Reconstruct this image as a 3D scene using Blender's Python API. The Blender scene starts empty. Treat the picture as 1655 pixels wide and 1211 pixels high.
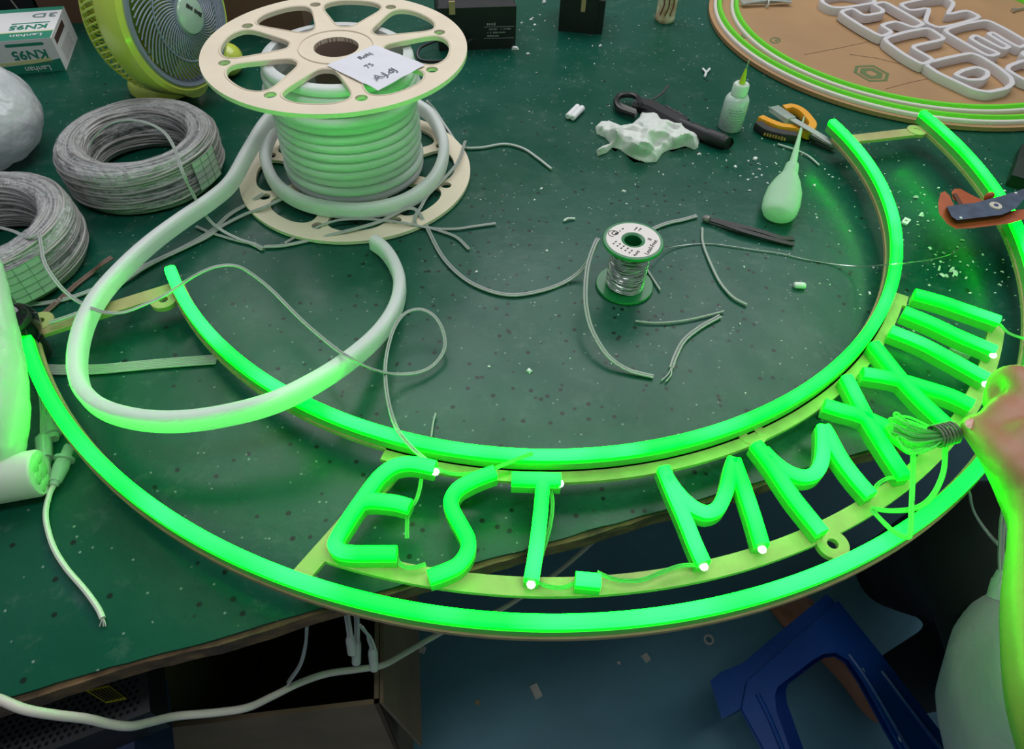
import bpy, math, random
from mathutils import Vector, Matrix, noise
from mathutils.geometry import tessellate_polygon
random.seed(7)
scene = bpy.context.scene
col = scene.collection
T = 0.75                                   # height of the bench top above the floor

# ------------------------------------------------------------------ camera
FPX, PITCH, ROLL, CAMH = 1115.26, 0.862811, 0.0368824, 0.4851982
cr, sr = math.cos(ROLL), math.sin(ROLL)
_R0 = Vector((1, 0, 0)); _U0 = Vector((0, math.sin(PITCH), math.cos(PITCH)))
FWD = Vector((0, math.cos(PITCH), -math.sin(PITCH)))
RGT = cr*_R0 + sr*_U0
UPV = -sr*_R0 + cr*_U0
CAM = Vector((0, 0, CAMH + T))
cd = bpy.data.cameras.new('camera'); cam = bpy.data.objects.new('camera', cd); col.objects.link(cam)
cd.sensor_fit = 'HORIZONTAL'; cd.sensor_width = 36; cd.lens = 36*FPX/1655
cd.clip_start = 0.01; cd.clip_end = 60
cam.matrix_world = Matrix(((RGT.x, UPV.x, -FWD.x, CAM.x), (RGT.y, UPV.y, -FWD.y, CAM.y),
                           (RGT.z, UPV.z, -FWD.z, CAM.z), (0, 0, 0, 1)))
scene.camera = cam

# ------------------------------------------------------------------ light
w = bpy.data.worlds.new('room'); scene.world = w; w.use_nodes = True
w.node_tree.nodes['Background'].inputs[0].default_value = (0.80, 0.88, 1.0, 1)
w.node_tree.nodes['Background'].inputs[1].default_value = 0.20
def area(name, loc, size, energy, color, aim):
    ld = bpy.data.lights.new(name, 'AREA'); ld.shape = 'RECTANGLE'; ld.size, ld.size_y = size
    ld.energy = energy; ld.color = color
    o = bpy.data.objects.new(name, ld); col.objects.link(o)
    o.location = loc; o.rotation_euler = (Vector(aim)-Vector(loc)).to_track_quat('-Z', 'Y').to_euler()
    return o
area('ceiling_tube_light', (0.05, 2.05, T+2.0), (3.0, 1.5), 46, (0.97, 0.98, 1.0), (0.05, 1.2, T))
area('ceiling_tube_light', (0.2, 0.03, T+2.0), (1.5, 0.3), 13, (0.97, 0.98, 1.0), (0.2, 0.03, 0)).rotation_euler = (0, 0, math.radians(24))
scene.view_settings.view_transform = 'Standard'
scene.view_settings.look = 'None'
scene.view_settings.exposure = 0.0
scene.view_settings.gamma = 1.0
scene.view_settings.use_curve_mapping = False

# ------------------------------------------------------------------ geometry helpers
def P(px, py, z=0.0):
    """point of the photograph on the level z above the bench top -> world"""
    d = RGT*((px-827.5)/FPX) - UPV*((py-605.5)/FPX) + FWD
    return CAM + d*((z + T - CAM.z)/d.z)
def V(x, y, z=0.0): return Vector((x, y, z+T))
def L(pts, z=0.003):
    return [P(p[0], p[1], p[2] if len(p) > 2 else z) for p in pts]
def smooth(pts, n=8, closed=False):
    pts = [Vector(p) for p in pts]; out = []; N = len(pts)
    if N < 3 and not closed: return [pts[0].lerp(pts[-1], i/n) for i in range(n+1)]
    rng = range(N) if closed else range(N-1)
    for i in rng:
        p1, p2 = pts[i], pts[(i+1) % N]
        p0 = pts[(i-1) % N] if (closed or i > 0) else p1*2-p2
        p3 = pts[(i+2) % N] if (closed or i+2 < N) else p2*2-p1
        for k in range(n):
            t = k/n
            out.append(0.5*((2*p1) + (p2-p0)*t + (2*p0-5*p1+4*p2-p3)*t*t + (3*p1-p0-3*p2+p3)*t**3))
    if not closed: out.append(pts[-1])
    return out
def arc(cx, cy, r, a0, a1, n, z):
    return [Vector((cx+r*math.cos(math.radians(a0+(a1-a0)*i/n)), cy+r*math.sin(math.radians(a0+(a1-a0)*i/n)), z)) for i in range(n+1)]

class MB:
    def __init__(s): s.v = []; s.f = []; s.m = []
    def add(s, vs, fs, mi=0):
        o = len(s.v); s.v += [Vector(p) for p in vs]
        for k, f in enumerate(fs):
            s.f.append([i+o for i in f]); s.m.append(mi[k] if isinstance(mi, (list, tuple)) else mi)
        return s
    def box(s, c, size, M=None, mi=0, taper=1.0):
        hx, hy, hz = [q/2 for q in size]; vs = []
        for dz in (-1, 1):
            k = taper if dz > 0 else 1
            for dx, dy in ((-1, -1), (1, -1), (1, 1), (-1, 1)):
                vs.append(Vector((dx*hx*k, dy*hy*k, dz*hz)))
        M = M or Matrix.Identity(3)
        vs = [M @ p + Vector(c) for p in vs]
        return s.add(vs, [(3, 2, 1, 0), (4, 5, 6, 7), (0, 1, 5, 4), (1, 2, 6, 5), (2, 3, 7, 6), (3, 0, 4, 7)], mi)
    def hexa(s, b4, t4, mi=0):
        return s.add(list(b4)+list(t4), [(3, 2, 1, 0), (4, 5, 6, 7), (0, 1, 5, 4), (1, 2, 6, 5), (2, 3, 7, 6), (3, 0, 4, 7)], mi)
    def tube(s, pts, r, n=6, closed=False, mi=0, up=None):
        pts = [Vector(p) for p in pts]; N = len(pts)
        rr = r if isinstance(r, (list, tuple)) else [r]*N
        rings = []; prev = None
        for i, p in enumerate(pts):
            a = pts[(i-1) % N] if (closed or i > 0) else p; b = pts[(i+1) % N] if (closed or i < N-1) else p
            t = (b-a)
            t = t.normalized() if t.length > 1e-9 else Vector((0, 0, 1))
            if prev is None:
                u = Vector((0, 0, 1)) if abs(t.z) < 0.9 else Vector((1, 0, 0))
            else: u = prev
            u = (u - t*u.dot(t))
            u = u.normalized() if u.length > 1e-6 else t.orthogonal().normalized()
            prev = u; b2 = t.cross(u)
            rings.append([p + (u*math.cos(2*math.pi*k/n) + b2*math.sin(2*math.pi*k/n))*rr[i] for k in range(n)])
        vs = [q for rg in rings for q in rg]; fs = []
        for i in range(N if closed else N-1):
            j = (i+1) % N
            for k in range(n): fs.append((i*n+k, i*n+(k+1) % n, j*n+(k+1) % n, j*n+k))
        if not closed:
            fs.append(tuple(range(n-1, -1, -1))); fs.append(tuple((N-1)*n+k for k in range(n)))
        return s.add(vs, fs, mi)
    def sweep(s, pts, prof, up=(0, 0, 1), closed=False, mis=None, tilt=None):
        pts = [Vector(p) for p in pts]; N = len(pts); n = len(prof); up = Vector(up); vs = []
        for i, p in enumerate(pts):
            a = pts[(i-1) % N] if (closed or i > 0) else p; b = pts[(i+1) % N] if (closed or i < N-1) else p
            t1 = (p-a).normalized() if (p-a).length > 1e-9 else None
            t2 = (b-p).normalized() if (b-p).length > 1e-9 else None
            t = ((t1 or t2)+(t2 or t1)).normalized()
            k = 1.0
            if t1 and t2: k = 1/max(0.5, t.dot(t2))
            sd = t.cross(up).normalized(); u = sd.cross(t).normalized()
            if tilt:
                c, q = math.cos(tilt), math.sin(tilt); sd, u = sd*c+u*q, u*c-sd*q
            for (x, y) in prof: vs.append(p + sd*x*k + u*y)
        fs = []; mm = []
        for i in range(N if closed else N-1):
            j = (i+1) % N
            for q in range(n):
                fs.append((i*n+q, i*n+(q+1) % n, j*n+(q+1) % n, j*n+q)); mm.append(mis[q] if mis else 0)
        if not closed:
            fs.append(tuple(range(n-1, -1, -1))); fs.append(tuple((N-1)*n+k for k in range(n))); mm += [mis[0] if mis else 0]*2
        return s.add(vs, fs, mm)
    def lathe(s, prof, n=32, c=(0, 0, 0), mi=0, M=None, closed=False):
        vs = []; c = Vector(c); m = len(prof)
        for k in range(n):
            a = 2*math.pi*k/n
            for (r, z) in prof:
                q = Vector((r*math.cos(a), r*math.sin(a), z)); vs.append((M @ q if M else q)+c)
        fs = []; rng = m if closed else m-1
        for k in range(n):
            k2 = (k+1) % n
            for i in range(rng):
                j = (i+1) % m
                fs.append((k*m+i, k2*m+i, k2*m+j, k*m+j))
        return s.add(vs, fs, mi)
    def plate(s, loops, z0, z1, mi=0, fn=None):
        """flat plate with holes; loops of (x, y); fn maps (x, y, z) to the place"""
        lp = [[Vector((p[0], p[1], 0)) for p in l] for l in loops]
        tris = tessellate_polygon(lp); flat = [p for l in lp for p in l]; n = len(flat)
        fn = fn or (lambda x, y, z: Vector((x, y, z)))
        vs = [fn(p.x, p.y, z0) for p in flat]+[fn(p.x, p.y, z1) for p in flat]; fs = []
        for t in tris:
            a, b, c = t
            if (flat[b]-flat[a]).cross(flat[c]-flat[a]).z < 0: b, c = c, b
            fs.append((a+n, b+n, c+n)); fs.append((a, c, b))
        o = 0
        for li, l in enumerate(lp):
            m = len(l)
            ar = sum(l[i].x*l[(i+1) % m].y-l[(i+1) % m].x*l[i].y for i in range(m))
            ccw = ar > 0
            for i in range(m):
                a, b = o+i, o+(i+1) % m
                if (li == 0) != ccw: a, b = b, a
                fs.append((a, b, b+n, a+n))
            o += m
        return s.add(vs, fs, mi)
    def ball(s, c, r, n=12, m=8, M=None, fn=None, mi=0):
        c = Vector(c); vs = []; r = r if isinstance(r, (tuple, list)) else (r, r, r)
        for j in range(m+1):
            th = math.pi*j/m
            for k in range(n):
                a = 2*math.pi*k/n
                q = Vector((math.sin(th)*math.cos(a)*r[0], math.sin(th)*math.sin(a)*r[1], math.cos(th)*r[2]))
                if fn: q = fn(q)
                vs.append((M @ q if M else q)+c)
        fs = [(j*n+k, (j+1)*n+k, (j+1)*n+(k+1) % n, j*n+(k+1) % n) for j in range(m) for k in range(n)]
        return s.add(vs, fs, mi)
    def build(s, name, mat, parent=None, angle=40, local=False, world_origin=False):
        mats = mat if isinstance(mat, (list, tuple)) else [mat]
        vs = s.v; loc = None
        if parent is not None and not local:
            inv = MW[parent.name].inverted(); vs = [inv @ p for p in vs]
        elif parent is None and not local and vs:
            loc = Vector((sum(p.x for p in vs)/len(vs), sum(p.y for p in vs)/len(vs), min(p.z for p in vs)))
            vs = [p-loc for p in vs]
        me = bpy.data.meshes.new(name); me.from_pydata([tuple(p) for p in vs], [], s.f)
        for m in mats: me.materials.append(m)
        me.polygons.foreach_set('material_index', s.m); me.validate()
        if angle is None: me.shade_flat()
        else:
            me.shade_smooth()
            if angle < 180: me.set_sharp_from_angle(angle=math.radians(angle))
        o = bpy.data.objects.new(name, me); col.objects.link(o)
        MW[o.name] = MW[parent.name].copy() if parent is not None else Matrix.Translation(loc) if loc else Matrix.Identity(4)
        if loc: o.location = loc
        if parent is not None: o.parent = parent
        return o
MW = {}
def tag(o, label, cat, group=None, kind=None):
    if label: o['label'] = label
    if cat: o['category'] = cat
    if group: o['group'] = group
    if kind: o['kind'] = kind
    return o
def thing(name, label, cat, loc, rot=None, group=None):
    o = bpy.data.objects.new(name, None); col.objects.link(o); o.empty_display_size = 0.02
    m = Matrix.Translation(Vector(loc)) @ (rot.to_4x4() if rot else Matrix.Identity(4))
    o.matrix_basis = m; MW[o.name] = m
    return tag(o, label, cat, group)
def child_copy(o, parent, mat=None):
    c = o.copy(); col.objects.link(c); c.parent = parent
    if mat is not None: c.matrix_basis = mat
    return c
def frame(nrm, upish=(0, 0, 1)):
    """3x3 whose local z is nrm"""
    z = Vector(nrm).normalized(); x = Vector(upish).cross(z).normalized(); y = z.cross(x)
    return Matrix((x, y, z)).transposed()
def text_mesh(txt, size, t=0.0003, shear=0, bold=0.0):
    cu = bpy.data.curves.new('t', 'FONT'); cu.body = txt; cu.size = size; cu.extrude = t; cu.shear = shear
    cu.align_x = 'CENTER'; cu.align_y = 'CENTER'; cu.resolution_u = 3; cu.offset = bold
    o = bpy.data.objects.new('t', cu); me = bpy.data.meshes.new_from_object(o)
    vs = [v.co.copy() for v in me.vertices]; fs = [tuple(p.vertices) for p in me.polygons]
    bpy.data.objects.remove(o); bpy.data.curves.remove(cu); bpy.data.meshes.remove(me)
    return vs, fs
def text_on(mb, txt, size, org, ex, ey, t=0.0003, stretch=1.0, bold=0.0):
    """lettering centred on org, reading along ex, upright along ey"""
    ex = Vector(ex).normalized(); ey = Vector(ey).normalized(); ez = ex.cross(ey)
    vs, fs = text_mesh(txt, size, t, bold=bold)
    mb.add([Vector(org)+ex*p.x*stretch+ey*p.y+ez*p.z for p in vs], fs)
def marks(mb, org, ex, ey, width, h, n, t=0.0002, gap=0.35):
    """a line of print too small to read: a row of uneven bars"""
    ex = Vector(ex).normalized(); ey = Vector(ey).normalized(); ez_ = ex.cross(ey); rs = random.Random(n*7+int(width*1e5)); p = width/n
    for i in range(n):
        if rs.random() < 0.12: continue
        c = Vector(org)+ex*(-width/2+p*(i+.5)); a = ex*p*(1-gap)/2; b = ey*h*rs.uniform(.55, 1)/2
        lo = [c-a-b, c+a-b, c+a+b, c-a+b]; mb.hexa(lo, [q+ez_*t for q in lo])
def circle2(cx, cy, r, n=20, a0=0): return [(cx+r*math.cos(a0+2*math.pi*i/n), cy+r*math.sin(a0+2*math.pi*i/n)) for i in range(n)]

# ------------------------------------------------------------------ materials
def mat(name, color, rough=0.5, metal=0.0, spec=0.5, var=None, bump=None, transl=0.0, emit=None, film=None, trans=0.0, coat=0.0):
    m = bpy.data.materials.new(name); m.use_nodes = True; nt = m.node_tree; N = nt.nodes; K = nt.links
    b = N['Principled BSDF']; out = N['Material Output']
    b.inputs['Base Color'].default_value = (*color, 1); b.inputs['Roughness'].default_value = rough
    b.inputs['Metallic'].default_value = metal; b.inputs['Specular IOR Level'].default_value = spec
    b.inputs['Transmission Weight'].default_value = trans; b.inputs['Coat Weight'].default_value = coat
    tc = N.new('ShaderNodeTexCoord')
    if var:
        sc, amt = var[0], var[1]; c2 = var[2] if len(var) > 2 else tuple(c*(1-amt) for c in color)
        nz = N.new('ShaderNodeTexNoise'); nz.inputs['Scale'].default_value = sc; nz.inputs['Detail'].default_value = 4
        K.new(tc.outputs['Object'], nz.inputs['Vector'])
        rp = N.new('ShaderNodeValToRGB'); rp.color_ramp.elements[0].position = 0.35; rp.color_ramp.elements[1].position = 0.65
        rp.color_ramp.elements[0].color = (*c2, 1); rp.color_ramp.elements[1].color = (*color, 1)
        K.new(nz.outputs['Fac'], rp.inputs['Fac']); K.new(rp.outputs['Color'], b.inputs['Base Color'])
    if bump:
        nb = N.new('ShaderNodeTexNoise'); nb.inputs['Scale'].default_value = bump[0]; nb.inputs['Detail'].default_value = 3
        K.new(tc.outputs['Object'], nb.inputs['Vector'])
        bp = N.new('ShaderNodeBump'); bp.inputs['Strength'].default_value = bump[1]; bp.inputs['Distance'].default_value = bump[2] if len(bump) > 2 else 0.002
        K.new(nb.outputs['Fac'], bp.inputs['Height']); K.new(bp.outputs['Normal'], b.inputs['Normal'])
    if emit:
        b.inputs['Emission Color'].default_value = (*emit[0], 1); b.inputs['Emission Strength'].default_value = emit[1]
    if transl:
        tr = N.new('ShaderNodeBsdfTranslucent'); tr.inputs['Color'].default_value = (*color, 1)
        mx = N.new('ShaderNodeMixShader'); mx.inputs[0].default_value = transl
        K.new(b.outputs[0], mx.inputs[1]); K.new(tr.outputs[0], mx.inputs[2]); K.new(mx.outputs[0], out.inputs['Surface'])
    if film is not None:
        tp = N.new('ShaderNodeBsdfTransparent'); mx = N.new('ShaderNodeMixShader'); mx.inputs[0].default_value = film
        K.new(tp.outputs[0], mx.inputs[1]); K.new(b.outputs[0], mx.inputs[2]); K.new(mx.outputs[0], out.inputs['Surface'])
    return m
def S(r, g, b):                                   # sRGB 0..255 -> linear
    return tuple((c/255/12.92 if c <= 10 else ((c/255+0.055)/1.055)**2.4) for c in (r, g, b))

def neon_top():
    m = mat('neon_light_top', (0.01, 0.25, 0.03), 0.5, spec=0.2, emit=((0.0, 1.0, 0.006), 22.0)); nt = m.node_tree; N = nt.nodes
    tc = N.new('ShaderNodeTexCoord'); nz = N.new('ShaderNodeTexNoise'); nz.inputs['Scale'].default_value = 14; nz.inputs['Detail'].default_value = 1
    rp = N.new('ShaderNodeValToRGB'); rp.color_ramp.elements[0].position = 0.40; rp.color_ramp.elements[1].position = 0.66
    rp.color_ramp.elements[0].color = (0.0, 1, 0.0040, 1); rp.color_ramp.elements[1].color = (0.0025, 1, 0.0130, 1)
    nt.links.new(tc.outputs['Object'], nz.inputs['Vector']); nt.links.new(nz.outputs['Fac'], rp.inputs['Fac']); nt.links.new(rp.outputs['Color'], N['Principled BSDF'].inputs['Emission Color'])
    return m
NEON_TOP = neon_top()
NEON_SIDE = mat('neon_light_side', (0.01, 0.25, 0.02), 0.5, spec=0.2, emit=((0.0, 1.0, 0.002), 10.0))
NEON_END = mat('neon_bright_end', (0.9, 1, 0.9), 0.4, emit=((0.55, 1.0, 0.6), 3.0))
HOUSING = mat('silicone_housing_lit', (0.16, 0.30, 0.13), 0.45, transl=0.2, emit=((0.01, 1.0, 0.01), 0.10))
BOARD = mat('tan_backing_board', (0.42, 0.32, 0.15), 0.6, var=(60, 0.15))
WHITE_FLEX = mat('white_silicone', (0.88, 0.90, 0.88), 0.38, transl=0.30)
REEL = mat('cream_reel_board', S(232, 218, 192), 0.6, var=(25, 0.06), bump=(300, 0.08))
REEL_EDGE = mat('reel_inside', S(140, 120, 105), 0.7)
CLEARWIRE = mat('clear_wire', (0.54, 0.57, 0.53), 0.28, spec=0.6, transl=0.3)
HELDWIRE = mat('clear_wire_neon_tint', (0.34, 0.72, 0.34), 0.3, spec=0.5, transl=0.75)  # green neon light is put into the clear wire's colour
SILVER = mat('silver_wire', (0.40, 0.385, 0.36), 0.34, metal=0.10, spec=0.5, var=(40, 0.30))
FILM = mat('clear_film', (0.85, 0.87, 0.87), 0.07, spec=1.0, bump=(70, 1.0, 0.02), film=0.30)
TIN = mat('tin_solder', (0.62, 0.63, 0.62), 0.25, metal=0.8, var=(120, 0.3))
GREENP = mat('green_plastic', S(20, 120, 62), 0.35, coat=0.2)
LIME = mat('lime_plastic', S(206, 220, 84), 0.25, coat=0.4)
GREY_P = mat('grey_lilac_plastic', S(134, 142, 158), 0.35)
WHITE_P = mat('white_plastic', S(232, 232, 230), 0.35)
BLACK_P = mat('black_plastic', (0.012, 0.012, 0.013), 0.35)
BLACK_M = mat('black_metal', (0.02, 0.02, 0.021), 0.45, metal=0.2, var=(18, 0.4))
PAPER = mat('white_paper', S(226, 226, 232), 0.8, bump=(30, 0.15))
INK = mat('grey_ink', S(120, 122, 128), 0.8)
DARKINK = mat('dark_ink', S(40, 40, 42), 0.8)
SKIN = mat('skin', S(172, 118, 88), 0.45, var=(35, 0.12), bump=(260, 0.12, 0.001))

# ================================================================== THE SETTING
m = mat('floor_paint', S(96, 150, 166), 0.45, var=(5, 0.35, S(84, 132, 148)), bump=(30, 0.1))
o = MB().add([(-3, -2, 0), (3.5, -2, 0), (3.5, 3.5, 0), (-3, 3.5, 0), (-3, -2, -.05), (3.5, -2, -.05), (3.5, 3.5, -.05), (-3, 3.5, -.05)],
             [(0, 1, 2, 3), (7, 6, 5, 4), (4, 5, 1, 0), (5, 6, 2, 1), (6, 7, 3, 2), (7, 4, 0, 3)]).build('floor', m)
o['kind'] = 'structure'; o['label'] = 'blue-grey painted floor below the bench'
o = MB().box((0.25, 3.45, 1.45), (6.5, 0.1, 2.9)).build('wall_back', mat('wall_paint', S(180, 178, 170), 0.8))
o['kind'] = 'structure'; o['label'] = 'plain wall behind the bench'

# ------------------------------------------------------------------ workbench
def bench_mat():
    m = bpy.data.materials.new('green_bench_paint'); m.use_nodes = True; nt = m.node_tree; N = nt.nodes; K = nt.links
    b = N['Principled BSDF']; tc = N.new('ShaderNodeTexCoord')
    def noise_n(scale, detail=4, rough=0.55):
        n = N.new('ShaderNodeTexNoise'); n.inputs['Scale'].default_value = scale; n.inputs['Detail'].default_value = detail
        n.inputs['Roughness'].default_value = rough; K.new(tc.outputs['Object'], n.inputs['Vector']); return n.outputs['Fac']
    def ramp(src, a, c, lo=0.0, hi=1.0):
        r = N.new('ShaderNodeMapRange'); r.inputs[1].default_value = a; r.inputs[2].default_value = c
        r.inputs[3].default_value = lo; r.inputs[4].default_value = hi; K.new(src, r.inputs[0]); return r.outputs[0]
    def mul(a, c):
        n = N.new('ShaderNodeMath'); n.operation = 'MULTIPLY'
        for i, q in enumerate((a, c)):
            if isinstance(q, (int, float)): n.inputs[i].default_value = q
            else: K.new(q, n.inputs[i])
        return n.outputs[0]
    def mix(fac, a, c):
        n = N.new('ShaderNodeMix'); n.data_type = 'RGBA'
        K.new(fac, n.inputs[0])
        for i, q in ((6, a), (7, c)):
            if isinstance(q, tuple): n.inputs[i].default_value = (*q, 1)
            else: K.new(q, n.inputs[i])
        return n.outputs[2]
    base = mix(ramp(noise_n(3.5), 0.35, 0.65), (0.0035, 0.066, 0.038), (0.006, 0.078, 0.050))
    # mottled paler green patch in the middle of the working area
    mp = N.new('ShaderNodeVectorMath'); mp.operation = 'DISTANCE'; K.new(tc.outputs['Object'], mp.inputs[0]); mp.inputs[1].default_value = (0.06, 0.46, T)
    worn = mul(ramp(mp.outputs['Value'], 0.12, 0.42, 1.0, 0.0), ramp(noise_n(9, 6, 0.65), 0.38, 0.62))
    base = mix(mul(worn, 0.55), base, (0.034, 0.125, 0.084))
    base = mix(mul(ramp(noise_n(38, 5, 0.7), 0.56, 0.74), 0.22), base, (0.16, 0.22, 0.19))
    # dark pits and burn marks
    vo = N.new('ShaderNodeTexVoronoi'); vo.inputs['Scale'].default_value = 92; K.new(tc.outputs['Object'], vo.inputs['Vector'])
    pit = ramp(vo.outputs['Distance'], 0.17, 0.23, 1.0, 0.0)
    sp = N.new('ShaderNodeSeparateColor'); K.new(vo.outputs['Color'], sp.inputs[0])
    where = mul(ramp(mp.outputs['Value'], 0.10, 0.46, 1.0, 0.05), ramp(noise_n(7), 0.35, 0.6, 0.35, 1.0))
    gt = N.new('ShaderNodeMath'); gt.operation = 'LESS_THAN'; K.new(sp.outputs[0], gt.inputs[0]); K.new(mul(where, 0.80), gt.inputs[1])
    base = mix(mul(mul(pit, gt.outputs[0]), 0.92), base, (0.006, 0.014, 0.010))
    # fine pale dust
    v2 = N.new('ShaderNodeTexVoronoi'); v2.inputs['Scale'].default_value = 240; K.new(tc.outputs['Object'], v2.inputs['Vector'])
    s2 = N.new('ShaderNodeSeparateColor'); K.new(v2.outputs['Color'], s2.inputs[0])
    g2 = N.new('ShaderNodeMath'); g2.operation = 'LESS_THAN'; K.new(s2.outputs[1], g2.inputs[0]); g2.inputs[1].default_value = 0.06
    base = mix(mul(mul(ramp(v2.outputs['Distance'], 0.16, 0.3, 1, 0), g2.outputs[0]), 0.55), base, (0.35, 0.40, 0.37))
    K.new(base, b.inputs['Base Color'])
    K.new(ramp(noise_n(14, 5), 0.3, 0.7, 0.20, 0.36), b.inputs['Roughness'])
    b.inputs['Specular IOR Level'].default_value = 0.27
    bp = N.new('ShaderNodeBump'); bp.inputs['Strength'].default_value = 0.12; bp.inputs['Distance'].default_value = 0.002
    K.new(noise_n(60, 4), bp.inputs['Height']); K.new(bp.outputs[0], b.inputs['Normal'])
    return m
EDGE_A = Vector((-0.235, 0.153)); EDGE_D = Vector((0.357, 0.126)).normalized(); EDGE_N = Vector((-EDGE_D.y, EDGE_D.x))
def edge_pt(s, d=0.0): return EDGE_A + EDGE_D*s + EDGE_N*d
bench = thing('workbench', 'large green-topped workbench with a worn brown wooden front edge', 'workbench', V(0, 0.15, -T))
random.seed(3)
def wob(s, k): return 0.0016*noise.noise(Vector((s*k, 0.3, 7)))+0.0010*noise.noise(Vector((s*k*4, 2.3, 1)))
NS = 260; front = []
for i in range(NS+1):
    s_ = -1.3+2.9*i/NS; front.append(edge_pt(s_, wob(s_, 12)))
back = [edge_pt(1.6, 1.75), edge_pt(-1.3, 1.75)]
mb = MB(); mb.plate([[(p.x, p.y) for p in front+back]], T-0.0025, T)
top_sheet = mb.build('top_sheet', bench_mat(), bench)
# object coordinates of the paint = world coordinates
top_sheet.data.transform(MW[bench.name]); top_sheet.matrix_parent_inverse = MW[bench.name].inverted()
mb = MB(); prof = [(0.0, -0.003), (0.0, -0.018), (-0.004, -0.021), (-0.03, -0.021), (-0.03, -0.0028)]
pts = []
WOODE = mat('worn_wood_edge', S(120, 92, 58), 0.75, var=(45, 0.5, S(66, 48, 30)), bump=(90, 0.6, 0.004))
n = len(prof); vs = []
for i in range(NS+1):
    s_ = -1.3+2.9*i/NS; out_ = 0.003+wob(s_+5, 16)*1.6
    for (d, z) in prof:
        q = edge_pt(s_, -d-out_*(1 if d > -0.02 else 0)); vs.append((q.x, q.y, T+z+(wob(s_+9, 20) if z < -.01 else 0)))
mb.add(vs, [(i*n+k, i*n+(k+1) % n, (i+1)*n+(k+1) % n, (i+1)*n+k) for i in range(NS) for k in range(n)])
mb.build('front_edge', WOODE, bench)
mb = MB(); lo = [edge_pt(-1.3, 0.03), edge_pt(1.6, 0.03), edge_pt(1.6, 1.75), edge_pt(-1.3, 1.75)]
mb.plate([[(p.x, p.y) for p in lo]], T-0.021, T-0.0028)
WOOD = mat('bench_wood', S(96, 74, 48), 0.75, var=(12, 0.4))
mb.build('board', WOOD, bench)
for s_, d in ((-1.15, 0.15), (1.5, 0.15), (1.5, 1.6), (-1.15, 1.6)):
    q = edge_pt(s_, d)
    MB().box((q.x, q.y, (T-0.022)/2), (0.07, 0.07, T-0.023), Matrix.Rotation(math.atan2(EDGE_D.y, EDGE_D.x), 3, 'Z')).build('leg', WOOD, bench)

# ================================================================== THE NEON SIGN
SX, SY, R1, R2 = 0.0133731, 0.7006381, 0.40, 0.5299619
ZT = 0.042; ZB = ZT-0.016; BT = 0.004          # tube top, tube foot, board thickness
A0, A1 = -149.0, 15.5
sign = thing('neon_sign', 'glowing green half-ring neon sign reading EST. MMXXIII on tan backing strips', 'neon sign', V(SX, SY-0.45, ZB-BT))
PH = [(-.0052, 0), (.0052, 0), (.0054, .0085), (-.0054, .0085)]
PD = [(-.0050, .0086), (.0050, .0086), (.0052, .0130), (.0044, .0150), (.0024, .0160), (-.0024, .0160), (-.0044, .0150), (-.0052, .0130)]
PDM = [1, 1, 0, 0, 0, 0, 0, 1]
def lit_tube(name, strokes, label=None, ends=(), parent=sign, n=5, smoothed=True):
    h = MB(); d = MB()
    for st in strokes:
        pts = smooth(st, n) if smoothed else st
        h.sweep(pts, PH); d.sweep(pts, PD, mis=PDM)
    ho = h.build(name, HOUSING, parent, angle=50)
    if label: ho['label'] = label
    d.build('light_strip', [NEON_TOP, NEON_SIDE], ho, angle=50)
    for e in ends:
        mb = MB(); mb.ball(e, (0.0032, 0.0032, 0.0026), 8, 6); mb.build('bright_end', NEON_END, ho)
    return ho
zb = ZB+T
lit_tube('ring_tube', [arc(SX, SY, R2, A0-1.5, A1+1.5, 220, zb)], 'outer glowing ring tube', smoothed=False)
lit_tube('ring_tube', [arc(SX, SY, R1, A0-1.0, A1+2.5, 200, zb)], 'inner glowing ring tube', smoothed=False)
def tr(pts): return [P(x, y, ZT) - Vector((0, 0, 0.016)) for x, y in pts]
def at_top(x, y, dz=-0.006): q = P(x, y, ZT); q.z += dz; return q
lit_tube('letter', [tr([(703, 751), (684, 747), (662, 744), (637, 748), (615, 763), (598, 783), (578, 811), (561, 836), (546, 860), (540, 876), (550, 887), (573, 890), (606, 890), (640, 890)]),
                    tr([(582, 807), (598, 804), (615, 805), (640, 808), (662, 814)])], 'letter E', [at_top(703, 756)])
lit_tube('letter', [tr([(800, 758), (780, 765), (761, 773), (738, 787), (728, 807), (734, 826), (747, 849), (756, 868), (755, 888), (741, 908), (718, 920), (692, 929)])], 'letter S')
lit_tube('letter', [tr([(827, 769), (867, 770), (907, 771)]), tr([(878, 775), (876, 805), (873, 836), (867, 885), (859, 935)])], 'letter T', [at_top(859, 939), at_top(906, 775)])
lit_tube('letter', [tr([(931, 932), (951, 934), (972, 936)])], 'full stop block')
lit_tube('letter', [tr([(1074, 752), (1089, 789), (1109, 834), (1126, 876), (1140, 907)]),
                    tr([(1080, 768), (1093, 787), (1112, 808), (1132, 821), (1148, 824), (1164, 815), (1176, 789), (1183, 758), (1188, 739)]),
                    tr([(1189, 740), (1207, 789), (1221, 831), (1235, 878)])], 'first letter M', [at_top(1141, 910), at_top(1236, 882)])
lit_tube('letter', [tr([(1224, 713), (1249, 746), (1286, 800), (1333, 858)]),
                    tr([(1236, 724), (1256, 744), (1278, 759), (1302, 766), (1322, 759), (1332, 738), (1334, 707), (1333, 686)]),
                    tr([(1334, 686), (1342, 698), (1362, 735), (1387, 769), (1412, 797)])], 'second letter M')
lit_tube('letter', [tr([(1371, 605), (1397, 656), (1415, 688), (1441, 729), (1467, 768)]), tr([(1335, 649), (1364, 658), (1393, 666), (1444, 688), (1492, 708)])], 'first letter X')
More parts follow.
